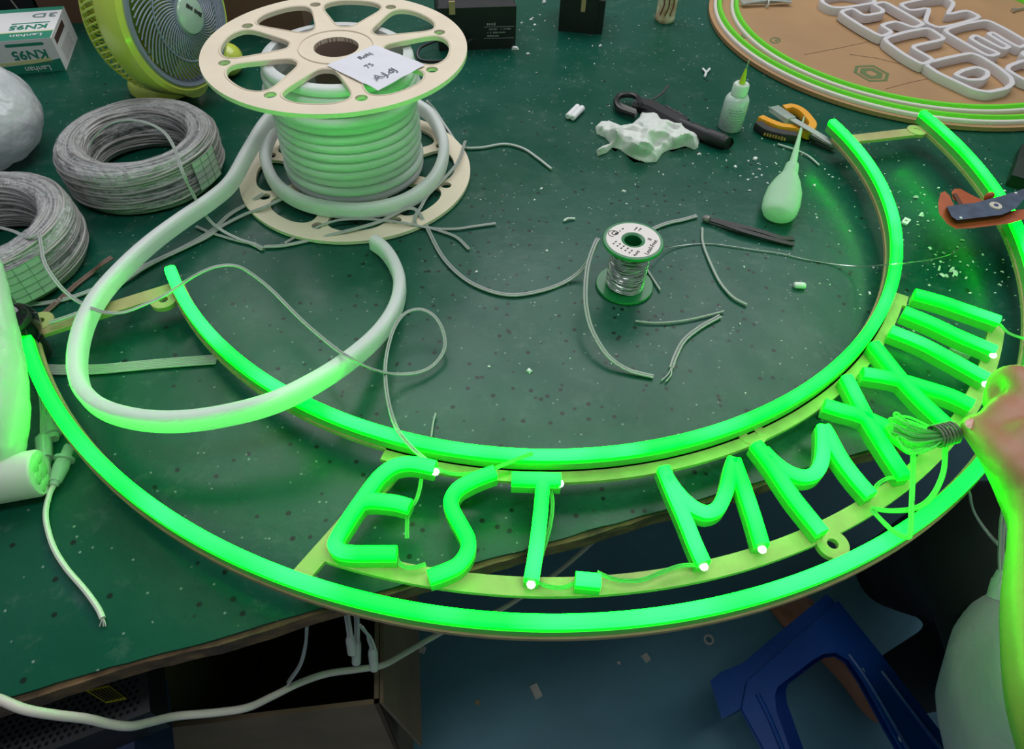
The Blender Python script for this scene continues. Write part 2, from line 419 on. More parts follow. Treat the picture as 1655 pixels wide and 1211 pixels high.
lit_tube('letter', [tr([(1415, 551), (1459, 606), (1494, 644), (1537, 684)]), tr([(1397, 598), (1430, 603), (1459, 609), (1503, 622), (1541, 634), (1576, 650)])], 'second letter X')
for nm, pts, e in (('first letter I', [(1442, 529), (1494, 550), (1541, 575), (1600, 607)], (1599, 614)),
                   ('second letter I', [(1464, 498), (1510, 517), (1557, 539), (1613, 562)], (1611, 567)),
                   ('third letter I', [(1481, 470), (1525, 482), (1572, 498), (1619, 514)], None)):
    lit_tube('letter', [tr(pts)], nm, [at_top(*e)] if e else [])
def ring_plate(mb, r, wd, a0, a1, n=90):
    o_ = arc(SX, SY, r+wd/2, a0, a1, n, 0); i_ = arc(SX, SY, r-wd/2, a1, a0, n, 0)
    mb.plate([[(p.x, p.y) for p in o_+i_]], zb-BT, zb-0.0001)
for r, wd, a0, a1, nm in ((R2, 0.0135, A0, A1, 'ring_backing'), (R1, 0.0135, A0, A1, 'ring_backing'), (0.4105, 0.012, -106, -26.5, 'letter_rail'), (0.5005, 0.014, -106.5, -26.5, 'letter_rail')):
    mb = MB(); ring_plate(mb, r, wd, a0, a1); mb.build(nm, BOARD, sign)
def radial(a, r0, r1, wd, nm='cross_strip', z0=None, a2=None):
    a = math.radians(a); a2 = math.radians(a2) if a2 is not None else a
    p0 = Vector((SX+r0*math.cos(a), SY+r0*math.sin(a))); p1 = Vector((SX+r1*math.cos(a2), SY+r1*math.sin(a2)))
    t = (p1-p0).normalized(); s_ = Vector((-t.y, t.x))*wd/2
    mb = MB(); mb.plate([[tuple(p0+s_), tuple(p0-s_), tuple(p1-s_), tuple(p1+s_)]], zb-BT-0.0002, zb-0.0003); mb.build(nm, BOARD, sign)
radial(-148.2, 0.40, 0.53, 0.016); radial(14.8, 0.40, 0.53, 0.016)
radial(-103.2, 0.40, 0.53, 0.014, a2=-107.5); radial(-27.5, 0.40, 0.42, 0.016)
for a in (-62.9, -46.0): radial(a, 0.395, 0.412, 0.020)
def eye(a, r, rad=0.012, hole=0.0042, a_hint=None):
    a = math.radians(a); x, y = SX+r*math.cos(a), SY+r*math.sin(a)
    mb = MB(); mb.plate([circle2(x, y, rad, 28), circle2(x, y, hole, 16)], zb-BT-0.0004, zb+0.0003); mb.build('screw_tab', BOARD, sign)
for a, r in ((-149.5, 0.5200), (-146.4, 0.4160), (-63.8, 0.5120), (15.0, 0.5150), (-62.8, 0.4070)): eye(a, r)
def wire_pts(pts, z, n=6): return smooth(L(pts, z), n)
def strands(mb, pts, r, k=2, mi=0, n=5, gap=2.0):
    """k thin strands side by side along a path"""
    pts = [Vector(p) for p in pts]
    for j in range(k):
        off = (j-(k-1)/2)*r*gap; q = []
        for i, p in enumerate(pts):
            t = (pts[min(i+1, len(pts)-1)]-pts[max(i-1, 0)]); t.z = 0
            s_ = Vector((-t.y, t.x, 0)); s_ = s_.normalized() if s_.length > 1e-9 else Vector((1, 0, 0))
            q.append(p+s_*off)
        mb.tube(q, r, n, mi=mi)
for pts, z in (([(705, 757), (722, 764), (745, 767), (772, 764)], 0.034), ([(681, 775), (678, 792), (672, 810), (660, 828), (658, 850), (658, 870)], 0.030),
               ([(640, 899), (645, 910), (655, 917), (672, 917), (688, 912)], 0.030), ([(889, 785), (893, 815), (889, 850), (878, 890), (866, 930)], 0.030),
               ([(965, 925), (985, 934), (1010, 939), (1040, 937), (1075, 923), (1105, 914), (1135, 915)], 0.034), ([(866, 940), (885, 948), (910, 950), (932, 942)], 0.031),
               ([(1410, 800), (1418, 784), (1436, 773), (1456, 774)], 0.034), ([(1616, 524), (1630, 538), (1655, 547), (1690, 552)], 0.034),
               ([(801, 757), (822, 748), (842, 740), (861, 733)], 0.046)):
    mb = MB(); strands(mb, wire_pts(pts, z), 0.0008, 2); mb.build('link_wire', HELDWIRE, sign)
# wires and clear plugs at the two ends of the rings
mb = MB()
for k in range(4):
    strands(mb, wire_pts([(46+k, 590, .030), (58+k*3, 620, .022), (66+k*4, 650, .014), (67+k*4, 700, .008), (68+k*4, 735, .006)], 0), 0.0011, 1)
mb.build('lead_wires', CLEARWIRE, sign)
CLEARP = mat('clear_plug_plastic', (0.50, 0.58, 0.52), 0.2, transl=0.3, film=0.55)
for a, b2 in (((70, 704), (73, 752)), ((84, 672), (87, 710))):
    mb = MB(); p, q = P(*a, 0.006), P(*b2, 0.005)
    mb.tube([p, p.lerp(q, .1), p.lerp(q, .12), p.lerp(q, .8), p.lerp(q, .82), q], [.004, .0055, .0065, .006, .0045, .004], 10); mb.build('lead_plug', CLEARP, sign)

# ================================================================== REEL AND NEON FLEX
RX, RY, RR, RH = -0.1975, 0.7285, 0.1375, 0.1535
reel = thing('cable_reel', 'cream slotted reel standing on the bench wound with pale neon flex', 'reel', V(RX, RY, 0))
def flange(z0, z1, off, emboss=False):
    loops = [circle2(RX, RY, RR, 96), circle2(RX, RY, 0.0235, 32)]
    for k in range(8):
        a = math.radians(off+45*k)
        loops.append(circle2(RX+0.1135*math.cos(a), RY+0.1135*math.sin(a), 0.0062, 14))
        am = a+math.radians(22.5); lp = []
        # window: rounded, wide outside and narrow inside
        corner = [(0.058, -9), (0.062, 9), (0.098, 16.0), (0.112, 12.5), (0.1175, 0), (0.112, -12.5), (0.098, -16.0)]
        corner = [(0.0500, 0), (0.0545, 9.5), (0.076, 15.5), (0.100, 18.2), (0.1115, 16.0), (0.1175, 9), (0.1185, 0), (0.1175, -9), (0.1115, -16.0), (0.100, -18.2), (0.076, -15.5), (0.0545, -9.5)]
        cp = [Vector((RX+r*math.cos(am+math.radians(d)), RY+r*math.sin(am+math.radians(d)), 0)) for r, d in corner]
        loops.append([(p.x, p.y) for p in smooth(cp, 3, True)])
    mb = MB(); mb.plate(loops, T+z0, T+z1); f = mb.build('flange', REEL, reel, angle=30)
    if emboss:
        for lp in loops[3::2]:
            mb = MB(); c = Vector((sum(p[0] for p in lp)/len(lp), sum(p[1] for p in lp)/len(lp), T+z1))
            mb.tube([c+(Vector((p[0], p[1], T+z1))-c)*1.045 for p in lp], 0.0009, 5, closed=True); mb.build('embossed_rim', REEL, f)
        mb = MB(); mb.lathe([(0.038, 0), (0.0385, .0012), (0.0395, .0012), (0.040, 0)], 48, V(RX, RY, z1)); mb.build('embossed_rim', REEL, f)
    return f
flange(0.0015, 0.0055, -12.6); flange(RH-0.0045, RH, -22, True)
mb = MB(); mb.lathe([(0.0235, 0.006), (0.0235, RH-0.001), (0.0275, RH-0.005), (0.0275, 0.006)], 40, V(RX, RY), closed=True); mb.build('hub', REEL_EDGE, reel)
flex = thing('neon_flex_strip', 'unlit pale neon flex wound on the cream reel with its tail looped across the bench', 'neon flex', V(RX, RY, 0.006))
NT = 13; zz = 0.012; pitch = (RH-0.018)/NT
random.seed(5)
PW = [(-.0045, -pitch*.47), (.0035, -pitch*.47), (.0058, -pitch*.3), (.0066, 0), (.0058, pitch*.3), (.0035, pitch*.47), (-.0045, pitch*.47)]
for k in range(NT):
    rad = 0.0745+random.uniform(-.0012, .0012)+(0.004 if k in (9,) else 0)
    c0 = V(RX, RY, zz+pitch*(k+.5)); dz = random.uniform(-.0012, .0012); ph = random.random()*6
    pts = [c0+Vector((rad*math.cos(a), rad*math.sin(a), dz*math.sin(a+ph))) for a in [2*math.pi*i/72 for i in range(72)]]
    mb = MB(); mb.sweep(pts, PW, closed=True); mb.build('winding', WHITE_FLEX, flex, angle=60)
PF = [(-.0060, -.0080), (.0060, -.0080), (.0064, .002), (.0052, .0062), (.0026, .0080), (-.0026, .0080), (-.0052, .0062), (-.0064, .002)]
GREEN_TINT = mat('pale_green_silicone', (0.62, 0.78, 0.64), 0.35, transl=0.35)
path = [(672, 168, .030), (698, 188, .024), (716, 225, .020), (714, 262, .017), (695, 296, .015), (655, 324, .015), (600, 338, .015), (545, 338, .015), (490, 326, .015), (452, 303, .017), (432, 270, .020), (430, 235, .024), (445, 200, .030)]
mb = MB(); mb.sweep(smooth(L(path), 8), PF); mb.build('loose_turn', WHITE_FLEX, flex, angle=50)
tail = [(446, 182, .045), (425, 205, .040), (398, 250, .034), (373, 294, .030), (342, 322, .028), (292, 356, .028), (245, 391, .030), (200, 432, .034), (158, 480, .040), (133, 530, .046), (123, 585, .050), (132, 628, .052), (165, 659, .054), (220, 676, .056), (285, 680, .057), (360, 671, .057), (440, 650, .060), (510, 616, .053), (565, 580, .040), (610, 540, .024), (637, 500, .017), (646, 460, .013), (638, 428, .012), (622, 404, .012), (604, 390, .013)]
mb = MB(); mb.sweep(smooth(L(tail), 8), PF); mb.build('loose_tail', WHITE_FLEX, flex, angle=50)
# note lying on the reel
note = thing('paper_note', 'creased white paper note with faint handwriting lying on the reel', 'paper', P(607, 108, RH))
qs = [P(528, 106, RH+.0012), P(607, 73, RH+.004), P(687, 106, RH+.0012), P(611, 147, RH+.0012)]
mb = MB(); G = 16
def note_pt(u, v, dz=0):
    p = (qs[0]*(1-u)+qs[1]*u)*(1-v)+(qs[3]*(1-u)+qs[2]*u)*v
    p = p.copy(); p.z += 0.0022*abs(noise.noise(Vector((u*3, v*3, 1))))+dz; return p
def sheet(mb, fn, G, t):
    vs = [fn(i/G, j/G, t) for j in range(G+1) for i in range(G+1)]+[fn(i/G, j/G, 0) for j in range(G+1) for i in range(G+1)]
    o_ = (G+1)**2; fs = []
    for j in range(G):
        for i in range(G):
            a = j*(G+1)+i; fs.append((a, a+1, a+G+2, a+G+1)); fs.append((a+o_, a+G+1+o_, a+G+2+o_, a+1+o_))
    rim = [i for i in range(G)]+[i*(G+1)+G for i in range(G)]+[G*(G+1)+G-i for i in range(G)]+[(G-i)*(G+1) for i in range(G)]
    for k in range(len(rim)): a, b = rim[k], rim[(k+1) % len(rim)]; fs.append((b, a, a+o_, b+o_))
    mb.add(vs, fs)
sheet(mb, note_pt, G, 0.0003)
mb.build('sheet', PAPER, note)
mb = MB()
for txt, (x, y), sz in (('Rohj', (590, 90), .009), ('75', (597, 106), .010), ('A.J.dJ', (622, 119), .013)):
    o_ = P(x, y, RH+.0036); ex = P(x+20, y-9, RH+.0036)-o_; ey = Vector((-ex.y, ex.x, 0))
    text_on(mb, txt, sz, o_, ex, ey, 0.0002)
mb.build('handwriting', INK, note)

# ================================================================== WIRE COILS
LABELP = mat('green_grid_label', S(196, 214, 196), 0.6)
def wire_coil(cx, cy, rin, rout, h, label, lab_ang, seed, z0=0.002, loose=None):
    random.seed(seed)
    t = thing('wire_coil', label, 'wire coil', V(cx, cy, z0), group='film-wrapped wire coils')
    rc, zc = (rin+rout)/2, z0+h/2; a, b = (rout-rin)/2, h/2
    mb = MB()
    def sec(th):
        c, s_ = math.cos(th), math.sin(th)
        return (abs(c)**0.6)*(1 if c > 0 else -1), (abs(s_)**0.6)*(1 if s_ > 0 else -1)
    for k in range(88):
        th = 2*math.pi*k/88+random.uniform(-.03, .03); ca, sa = sec(th); kk = random.uniform(.93, 1.0)
        r0, zr = rc+a*ca*kk, zc+b*sa*kk; ph = random.random()*7; am = random.uniform(0, .0016)
        pts = []
        for i in range(60):
            an = 2*math.pi*i/60
            pts.append(V(cx+(r0+am*math.sin(2*an+ph))*math.cos(an), cy+(r0+am*math.sin(2*an+ph))*math.sin(an), max(z0+.001, zr+am*1.5*math.sin(3*an+ph))))
        mb.tube(pts, random.uniform(.0013, .0019), 5, closed=True)
    c = mb.build('wound_wire', SILVER, t, angle=80); c['kind'] = 'stuff'
    mb = MB(); n, m2 = 72, 20; vs = []
    for i in range(n):
        an = 2*math.pi*i/n
        for j in range(m2):
            th = 2*math.pi*j/m2; ca, sa = sec(th)
            q = 1.045+0.04*noise.noise(Vector((math.cos(an)*6, math.sin(an)*6, j*0.9+seed)))
            r0, zr = rc+a*ca*q, zc+b*sa*q+0.001
            vs.append(V(cx+r0*math.cos(an), cy+r0*math.sin(an), max(z0-.001, zr)))
    mb.add(vs, [(i*m2+j, ((i+1) % n)*m2+j, ((i+1) % n)*m2+(j+1) % m2, i*m2+(j+1) % m2) for i in range(n) for j in range(m2)])
    mb.build('film_wrap', FILM, t, angle=50)
    mb = MB(); G = 6
    def lp(u, v, dz):
        an = math.radians(lab_ang+(u-.5)*24); r0 = rout+.0035+dz; return V(cx+r0*math.cos(an), cy+r0*math.sin(an), z0+.010+v*(h-.016))
    sheet(mb, lp, G, 0.0004); pl = mb.build('paper_label', LABELP, t)
    mb = MB()
    for v in (.0, .2, .4, .6, .8, 1): mb.tube([lp(u/8, v, .0006) for u in range(9)], .00025, 4)
    for u in (0, .33, .66, 1): mb.tube([lp(u, v/8, .0006) for v in range(9)], .00025, 4)
    mb.build('printed_grid', mat('grid_ink', S(90, 130, 98), 0.7), pl)
    if loose:
        mb = MB(); strands(mb, smooth(L(loose), 7), 0.0009, 2); mb.build('loose_end', CLEARWIRE, t)
    return t
wire_coil(-0.4430, 0.711, 0.055, 0.0875, 0.052, 'silver wire coil in clear film in front of the lime fan', -18, 11,
          loose=[(138, 258, .045), (150, 225, .065), (175, 202, .080), (205, 194, .085), (238, 199, .085), (265, 214, .080), (282, 240, .072), (295, 278, .066), (310, 310, .045), (330, 345, .020), (352, 368, .008), (385, 386, .004), (410, 394, .003), (425, 401, .003)])
wire_coil(-0.537, 0.540, 0.056, 0.0890, 0.055, 'silver wire coil in clear film cut off by the left photo edge', -38, 23,
          loose=[(0, 368, .050), (22, 374, .056), (45, 384, .060), (62, 380, .062), (66, 395, .062), (72, 425, .062), (92, 457, .055), (118, 482, .045), (150, 500, .050)])

# ================================================================== FAN
nF = Vector((0.945, -0.28, 0.12)).normalized()
cF = V(-0.4285, 0.873, 0.1200)
MF = frame(nF)
fan = thing('desk_fan', 'lime green desk fan with grey spiral grille behind the reel', 'fan', cF, MF)
RG = 0.080
mb = MB(); mb.lathe([(RG+.001, .004), (RG+.006, .006), (RG+.011, .002), (RG+.012, -.008), (RG+.012, -.026), (RG+.009, -.032), (RG+.006, -.030), (RG+.004, -.015), (RG+.001, -.004)], 64, closed=True); mb.build('housing', LIME, fan, local=True)
mb = MB(); mb.lathe([(RG-.007, .003), (RG-.004, .007), (RG+.001, .008), (RG+.003, .004), (RG+.001, -.002), (RG-.006, -.002)], 64, closed=True); mb.build('guard_ring', GREY_P, fan, local=True)
def dome(r): return 0.006+0.016*(1-(r/RG)**2)
spoke = MB(); pts = []
for i in range(13):
    u = i/12; r = 0.024+(RG-.006-.024)*u; a = 0.95*u**1.1
    pts.append(Vector((r*math.cos(a), r*math.sin(a), dome(r))))
spoke.tube(pts, 0.0011, 5)
sp0 = spoke.build('grille_bar', GREY_P, fan, local=True)
NB = 60
for k in range(1, NB): child_copy(sp0, fan, Matrix.Rotation(2*math.pi*k/NB, 4, 'Z'))
mb = MB(); r = 0.052; mb.tube([Vector((r*math.cos(2*math.pi*i/64), r*math.sin(2*math.pi*i/64), dome(r)+.001)) for i in range(64)], 0.0012, 5, closed=True); mb.build('grille_hoop', GREY_P, fan, local=True)
mb = MB(); mb.lathe([(0.0001, .0275), (0.012, .0270), (0.0205, .0245), (0.0225, .0210), (0.0225, .016)], 32); badge = mb.build('badge', mat('badge_silver_green', S(196, 222, 200), 0.25, metal=0.2), fan, local=True)
mb = MB(); mb.lathe([(0.0225, .0225), (0.0245, .022), (0.0255, .018), (0.0225, .016)], 32, closed=True); mb.build('badge_rim', GREY_P, badge, local=True)
mb = MB(); ca, sa = math.cos(-.8), math.sin(-.8); marks(mb, (0.004, 0.004, .0272), (ca, sa, 0), (-sa, ca, 0), .026, .0048, 10, .0006); mb.build('badge_lettering', DARKINK, badge, local=True)
LIME_T = mat('lime_blade', S(176, 200, 92), 0.35, transl=0.35)
for k in range(5):
    mb = MB(); vs = []; a0 = 2*math.pi*k/5+.3; nu, nv = 9, 7
    for lay in (0, 1):
        for i in range(nu):
            for j in range(nv):
                u = i/(nu-1); v = j/(nv-1); r = .020+.062*u; a = a0+(v-.5)*(0.75+.35*math.sin(u*2.6))+.35*u
                vs.append(Vector((r*math.cos(a), r*math.sin(a), -.014-.018*v+.0012*lay)))
    fs = []; o_ = nu*nv
    for i in range(nu-1):
        for j in range(nv-1):
            a = i*nv+j; fs.append((a, a+1, a+nv+1, a+nv)); fs.append((a+o_, a+nv+o_, a+nv+1+o_, a+1+o_))
    mb.add(vs, fs); mb.build('blade', LIME_T, fan, local=True)
mb = MB(); mb.lathe([(0.0001, -.006), (0.018, -.007), (0.021, -.012), (0.021, -.04), (0.0001, -.042)], 24); mb.build('blade_hub', LIME_T, fan, local=True)
mb = MB(); pts = [Vector((RG+.009, 0, -.030)), Vector((RG+.008, .004, -.044)), Vector((RG+.001, .009, -.058)), Vector((RG-.014, .014, -.069)), Vector((RG-.036, .020, -.075)), Vector((.034, .020, -.077))]
mb.tube(smooth(pts, 4), 0.0013, 5); rib0 = mb.build('rear_rib', LIME, fan, local=True)
for k in range(1, 72): child_copy(rib0, fan, Matrix.Rotation(2*math.pi*k/72, 4, 'Z'))
for r, z in ((RG+.0015, -.058), (RG-.014, -.070)):
    mb = MB(); mb.tube([Vector((r*math.cos(2*math.pi*i/64), r*math.sin(2*math.pi*i/64), z)) for i in range(64)], 0.0018, 5, closed=True); mb.build('rear_hoop', LIME, fan, local=True)
mb = MB(); mb.lathe([(0.0001, -.090), (0.03, -.089), (0.040, -.080), (0.040, -.050), (0.0001, -.048)], 28); mb.build('motor_cover', LIME, fan, local=True)
inv = Matrix.Identity(4)
fb = P(248, 152, 0.0005)
mb = MB(); mb.lathe([(0.0001, 0.0), (0.044, 0.0), (0.0495, .004), (0.0490, .012), (0.044, .020), (0.034, .027), (0.025, .031), (0.021, .036), (0.0001, .037)], 36, (fb.x+.012, fb.y+.022, T+.0006)); mb.build('base', LIME, fan)
mb = MB(); q = Vector((fb.x+.012, fb.y+.022, T+.022)); e = cF+nF*-.018+MF @ Vector((0, -1, 0))*(RG+.006); mb.tube(smooth([q, q.lerp(e, .4)+Vector((-.004, 0, 0)), e+Vector((0, 0, .006))], 5), [.024]*4+[.022]*4+[.024]*3, 16); mb.build('neck', LIME, fan)
q = P(372, 108, .016); mb = MB(); mb.ball((q.x-.004, q.y+.01, T+.0215), (.020, .026, .021), 20, 12); mb.ball((q.x-.028, q.y-.002, T+.0125), (.03, .02, .011), 16, 8); mb.build('rear_foot', LIME, fan)

# ================================================================== MASK BOX and things along the back
BOXW = mat('carton_white', S(224, 224, 222), 0.55); BOXG = mat('carton_green', S(34, 132, 104), 0.5); BOXY = mat('carton_pale_yellow', S(206, 210, 150), 0.6)
O = V(-0.657, 0.960, 0); ey = Vector((-0.686+0.657, 1.064-0.960, 0)).normalized(); ex = Vector((ey.y, -ey.x, 0)).normalized(); ez = Vector((0, 0, 1)); BL, BD, BH = 0.19, 0.108, 0.046
mask = thing('mask_box', 'white and green KN95 mask carton at the far left corner', 'box', O-ex*BL/2)
def bp(l, d, h): return O-ex*l+ey*d+ez*h     # l leftwards from the right end, d back, h up
mb = MB(); mb.hexa([bp(BL, 0, 0), bp(0, 0, 0), bp(0, BD, 0), bp(BL, BD, 0)], [bp(BL, 0, BH), bp(0, 0, BH), bp(0, BD, BH), bp(BL, BD, BH)]); body = mb.build('carton', BOXW, mask)
t_ = .0003
mb = MB()
def on_front(l0, l1, h0, h1, f0=None):
    pts = [(l0, h0), (l1, h0)]; n = 12
    for i in range(n+1):
        l = l1+(l0-l1)*i/n; pts.append((l, h1+(f0(l) if f0 else 0)))
    mb.plate([pts], 0, t_, fn=lambda x, y, z: bp(x, -z, y))
def on_top(l0, l1, d0, d1): mb.plate([[(l0, d0), (l1, d0), (l1, d1), (l0, d1)]], 0, t_, fn=lambda x, y, z: bp(x, y, BH+z))
on_front(.0005, BL, .0002, .011, lambda l: .007*math.exp(-l*30)); on_top(.001, BL, .0005, .024); on_top(0, BL, BD-.012, BD)
mb.plate([[(.014, .0375), (.060, .0375), (.062, .0395), (.060, .0415), (.014, .0415), (.012, .0395)]], 0, t_, fn=lambda x, y, z: bp(x, -z, y))
mb.build('green_panels', BOXG, mask)
mb = MB(); on_front(.012, BL, .013, .0165, lambda l: .006*math.exp(-l*30)); on_top(.001, BL, .0245, .027); mb.build('pale_stripes', BOXY, mask)
mb = MB()
text_on(mb, 'KN95', .0165, bp(.036, -.0004, .0265), -ex, -ez, .0003, 1.15, .0003); mb.build('lettering', BOXG, mask); mb = MB()
text_on(mb, 'KN95', .0190, bp(.036, .042, BH+.0004), -ex, -ey, .0003, 1.10, .0003); mb.build('lettering', BOXG, mask); mb = MB()
mb.plate([[(.010, .0535), (.060, .0535), (.060, .056), (.010, .056)]], 0, .0004, fn=lambda x, y, z: bp(x, y, BH+z))
mb.build('printed_rule', BOXG, mask)
mb = MB(); text_on(mb, '3D', .019, bp(.021, .080, BH+.0004), -ex, -ey, .0003, 1.5); mb.build('lettering', mat('carton_grey_ink', S(110, 130, 128), .6), mask)
mb = MB(); text_on(mb, 'Lanhan', .0105, bp(.034, -.0007, .0062), -ex, -ez, .0003, 1.15); mb.build('lettering', WHITE_P, mask); mb = MB(); text_on(mb, 'Lanhan', .0125, bp(.034, .013, BH+.0007), -ex, -ey, .0003, 1.2); mb.build('lettering', WHITE_P, mask)
mb = MB(); mb.plate([[(.012, .032), (.074, .032), (.074, .041), (.012, .041)]], 0, t_, fn=lambda x, y, z: O+ey*x+ez*y+ex*z); mb.build('brown_print', mat('carton_brown', S(78, 54, 48), .6), mask)
mb = MB()
for k in range(9): mb.plate([[(.022, .005+k*.0022), (.085-.004*(k % 3), .005+k*.0022), (.085-.004*(k % 3), .0056+k*.0022), (.022, .0056+k*.0022)]], 0, t_, fn=lambda x, y, z: O+ey*x+ez*y+ex*z)
mb.build('small_print', mat('carton_small_ink', S(150, 150, 146), .6), mask)
mb = MB(); mb.plate([circle2(.125, .060, .030, 32), circle2(.125, .060, .0285, 32)], 0, t_, fn=lambda x, y, z: bp(x, y, BH+z)); mb.tube(smooth([bp(.145, .045, BH+.0006), bp(.120, .040, BH+.0006), bp(.098, .055, BH+.0006), bp(.105, .075, BH+.0006), bp(.145, .080, BH+.0006)], 6), .0004, 4); mb.build('mask_picture', mat('carton_line_ink', S(170, 186, 168), .6), mask)

CARDB = mat('brown_cardboard', S(112, 82, 62), 0.8, var=(8, 0.15))
mb = MB(); a = P(372, 47, 0); b_ = Vector((-0.760, 1.115, T)); d = (a-b_).normalized(); nn = Vector((-d.y, d.x, 0))
mb.hexa([b_, a+d*.12, a+d*.12+nn*.22, b_+nn*.22], [b_+ez*.16, a+d*.12+ez*.16, a+d*.12+nn*.22+ez*.16, b_+nn*.22+ez*.16])
bb = thing('cardboard_box', 'brown cardboard box standing behind the lime fan', 'box', (a+b_)/2)
mb.build('carton', CARDB, bb)
mb = MB(); mb.hexa([b_+nn*.105+ez*.16, a+d*.12+nn*.105+ez*.16, a+d*.12+nn*.115+ez*.16, b_+nn*.115+ez*.16], [b_+nn*.105+ez*.1606, a+d*.12+nn*.105+ez*.1606, a+d*.12+nn*.115+ez*.1606, b_+nn*.115+ez*.1606]); mb.build('tape', mat('tape', S(150, 120, 90), .3), bb)
dk = thing('dark_case', 'black case behind the mask carton', 'case', V(-.87, 1.15, 0))
mb = MB(); mb.box(V(-.87, 1.19, .05), (.19, .12, .10)); mb.build('case_body', BLACK_P, dk)
mb = MB(); mb.tube(smooth([V(-.80, 1.128, .004), V(-.815, 1.128, .05), V(-.83, 1.128, .095), V(-.84, 1.15, .102)], 5), .0015, 6); mb.build('cord', mat('grey_cord', S(150, 150, 140), .5), dk)

# black power bricks and the glue pot along the back
def brick(name, label, fl, fr, dep, h, extra):
    fl, fr = Vector(fl), Vector(fr); d = (fr-fl).normalized(); nn = Vector((-d.y, d.x, 0))
    t = thing(name, label, 'power supply', (fl+fr)/2)
    mb = MB(); e = .003
    mb.hexa([fl, fr, fr+nn*dep, fl+nn*dep], [fl+ez*(h-e), fr+ez*(h-e), fr+nn*dep+ez*(h-e), fl+nn*dep+ez*(h-e)])
    mb.hexa([fl+ez*(h-e), fr+ez*(h-e), fr+nn*dep+ez*(h-e), fl+nn*dep+ez*(h-e)], [fl+d*e+nn*e+ez*h, fr-d*e+nn*e+ez*h, fr-d*e+nn*(dep-e)+ez*h, fl+d*e+nn*(dep-e)+ez*h])
    mb.build('case_body', BLACK_M, t); extra(t, fl, fr, d, nn, h); return t
PRINT = mat('pale_print', S(150, 150, 148), .6)
def ex1(t, fl, fr, d, nn, h):
    mb = MB(); c = fr-d*.026
    marks(mb, c-d*.012-nn*.0002+ez*.0375, d, ez, .014, .0045, 4)
    for k in range(3): marks(mb, c-d*.004*k-nn*.0002+ez*(.030-.0050*k), d, ez, .036-.008*k, .0026, 16-3*k)
    for z in (.0335, .0165): mb.box(c-nn*.0003+ez*z, (.046, .0004, .0005), Matrix((d, nn, ez)).transposed())
    mb.build('printed_label', PRINT, t)
    mb = MB(); c = fl+d*.022-nn*.001+ez*(h-.002); mb.box(c, (.009, .004, .018), Matrix((d, nn, ez)).transposed()); mb.build('tan_clip', BOARD, t)
    mb = MB(); c = fl-nn*.006
    mb.tube(smooth([c+ez*.02, c-d*.03-nn*.01+ez*.012, c-d*.03-nn*.03+ez*.004, c+d*.01-nn*.032+ez*.004, c+d*.03-nn*.012+ez*.012, c+d*.05-nn*.002+ez*.020], 6), .0022, 6); mb.build('cord', BLACK_P, t)
brick('power_brick', 'black power supply with white print beyond the reel', V(-.130, 1.064), V(-.0135, 1.083), .10, .065, ex1)
def ex2(t, fl, fr, d, nn, h):
    M3 = Matrix((d, nn, ez)).transposed()
    mb = MB(); mb.box(fl+d*.037-nn*.0006+ez*.046, (.007, .0012, .026), M3); mb.build('tan_tape', BOARD, t)
    mb = MB(); mb.box(fl+d*.047-nn*.0006+ez*.062, (.026, .0010, .018), M3); mb.build('white_label', WHITE_P, t)
    mb = MB(); mb.box(fr+d*.005+nn*.02+ez*.025, (.010, .035, .05), M3); mb.build('side_bracket', BLACK_P, t)
brick('power_brick', 'smaller black power supply with white sticker by the back of the bench', V(.054, 1.151), V(.114, 1.143), .09, .075, ex2)
pot = thing('glue_pot', 'cream stained glue pot at the top edge of the photo', 'pot', V(.2325, 1.206))
CREAM = mat('stained_cream', S(206, 206, 168), 0.45, var=(60, 0.3, S(170, 140, 100)))
mb = MB(); mb.lathe([(0.0001, 0), (.0150, 0), (.0162, .002), (.0162, .007), (.0155, .008), (.0160, .045), (.0150, .050), (.010, .056), (.0095, .066), (.0001, .066)], 28, V(.2325, 1.206)); mb.build('pot_body', CREAM, pot)
mb = MB()
for a in (-2.2, -1.7, -1.2):
    mb.tube(smooth([V(.2325+.0163*math.cos(a), 1.206+.0163*math.sin(a), .045), V(.2325+.0163*math.cos(a+.15), 1.206+.0163*math.sin(a+.15), .030), V(.2325+.0163*math.cos(a-.1), 1.206+.0163*math.sin(a-.1), .014)], 4), .0011, 5)
mb.build('drips', mat('rust_drip', S(120, 70, 50), .5), pot)

# ================================================================== plastic bag at left, sleeve, knob, roll
BAGF = mat('grey_plastic_bag', S(226, 228, 230), 0.22, spec=0.7, transl=0.3, bump=(30, 0.6, 0.012))
def bagfn(sd, k=0.11):
    def fn(q):
        n_ = noise.noise(q*9+Vector((sd, 0, 0)))+.7*abs(noise.noise(Vector((q.x*40, q.y*40, q.z*9))+Vector((0, sd, 0))))
        return q*(1+k*n_)
    return fn
mb = MB(); mb.ball(V(-.680, .742, .052), (.108, .085, .060), 72, 48, fn=bagfn(3.1))
for q in mb.v: q.z = max(q.z, T+.001)
tag(mb.build('plastic_bag', BAGF, angle=60), 'bulging pale grey plastic bag at the left photo edge', 'plastic bag')
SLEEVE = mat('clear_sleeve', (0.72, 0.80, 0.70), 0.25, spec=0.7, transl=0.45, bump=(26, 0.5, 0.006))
mb = MB(); ax = [(-10, 425, .10), (-6, 500, .088), (-2, 580, .070), (0, 660, .052), (-4, 720, .036), (-14, 765, .024)]
rads = [.006, .012, .0175, .020, .019, .012]; cp = smooth(L(ax), 6); rr = []
for i in range(len(cp)):
    u = i/(len(cp)-1)*(len(rads)-1); k = min(int(u), len(rads)-2); rr.append((rads[k]+(rads[k+1]-rads[k])*(u-k))*(1+.08*noise.noise(Vector((i*.5, 2, 0)))))
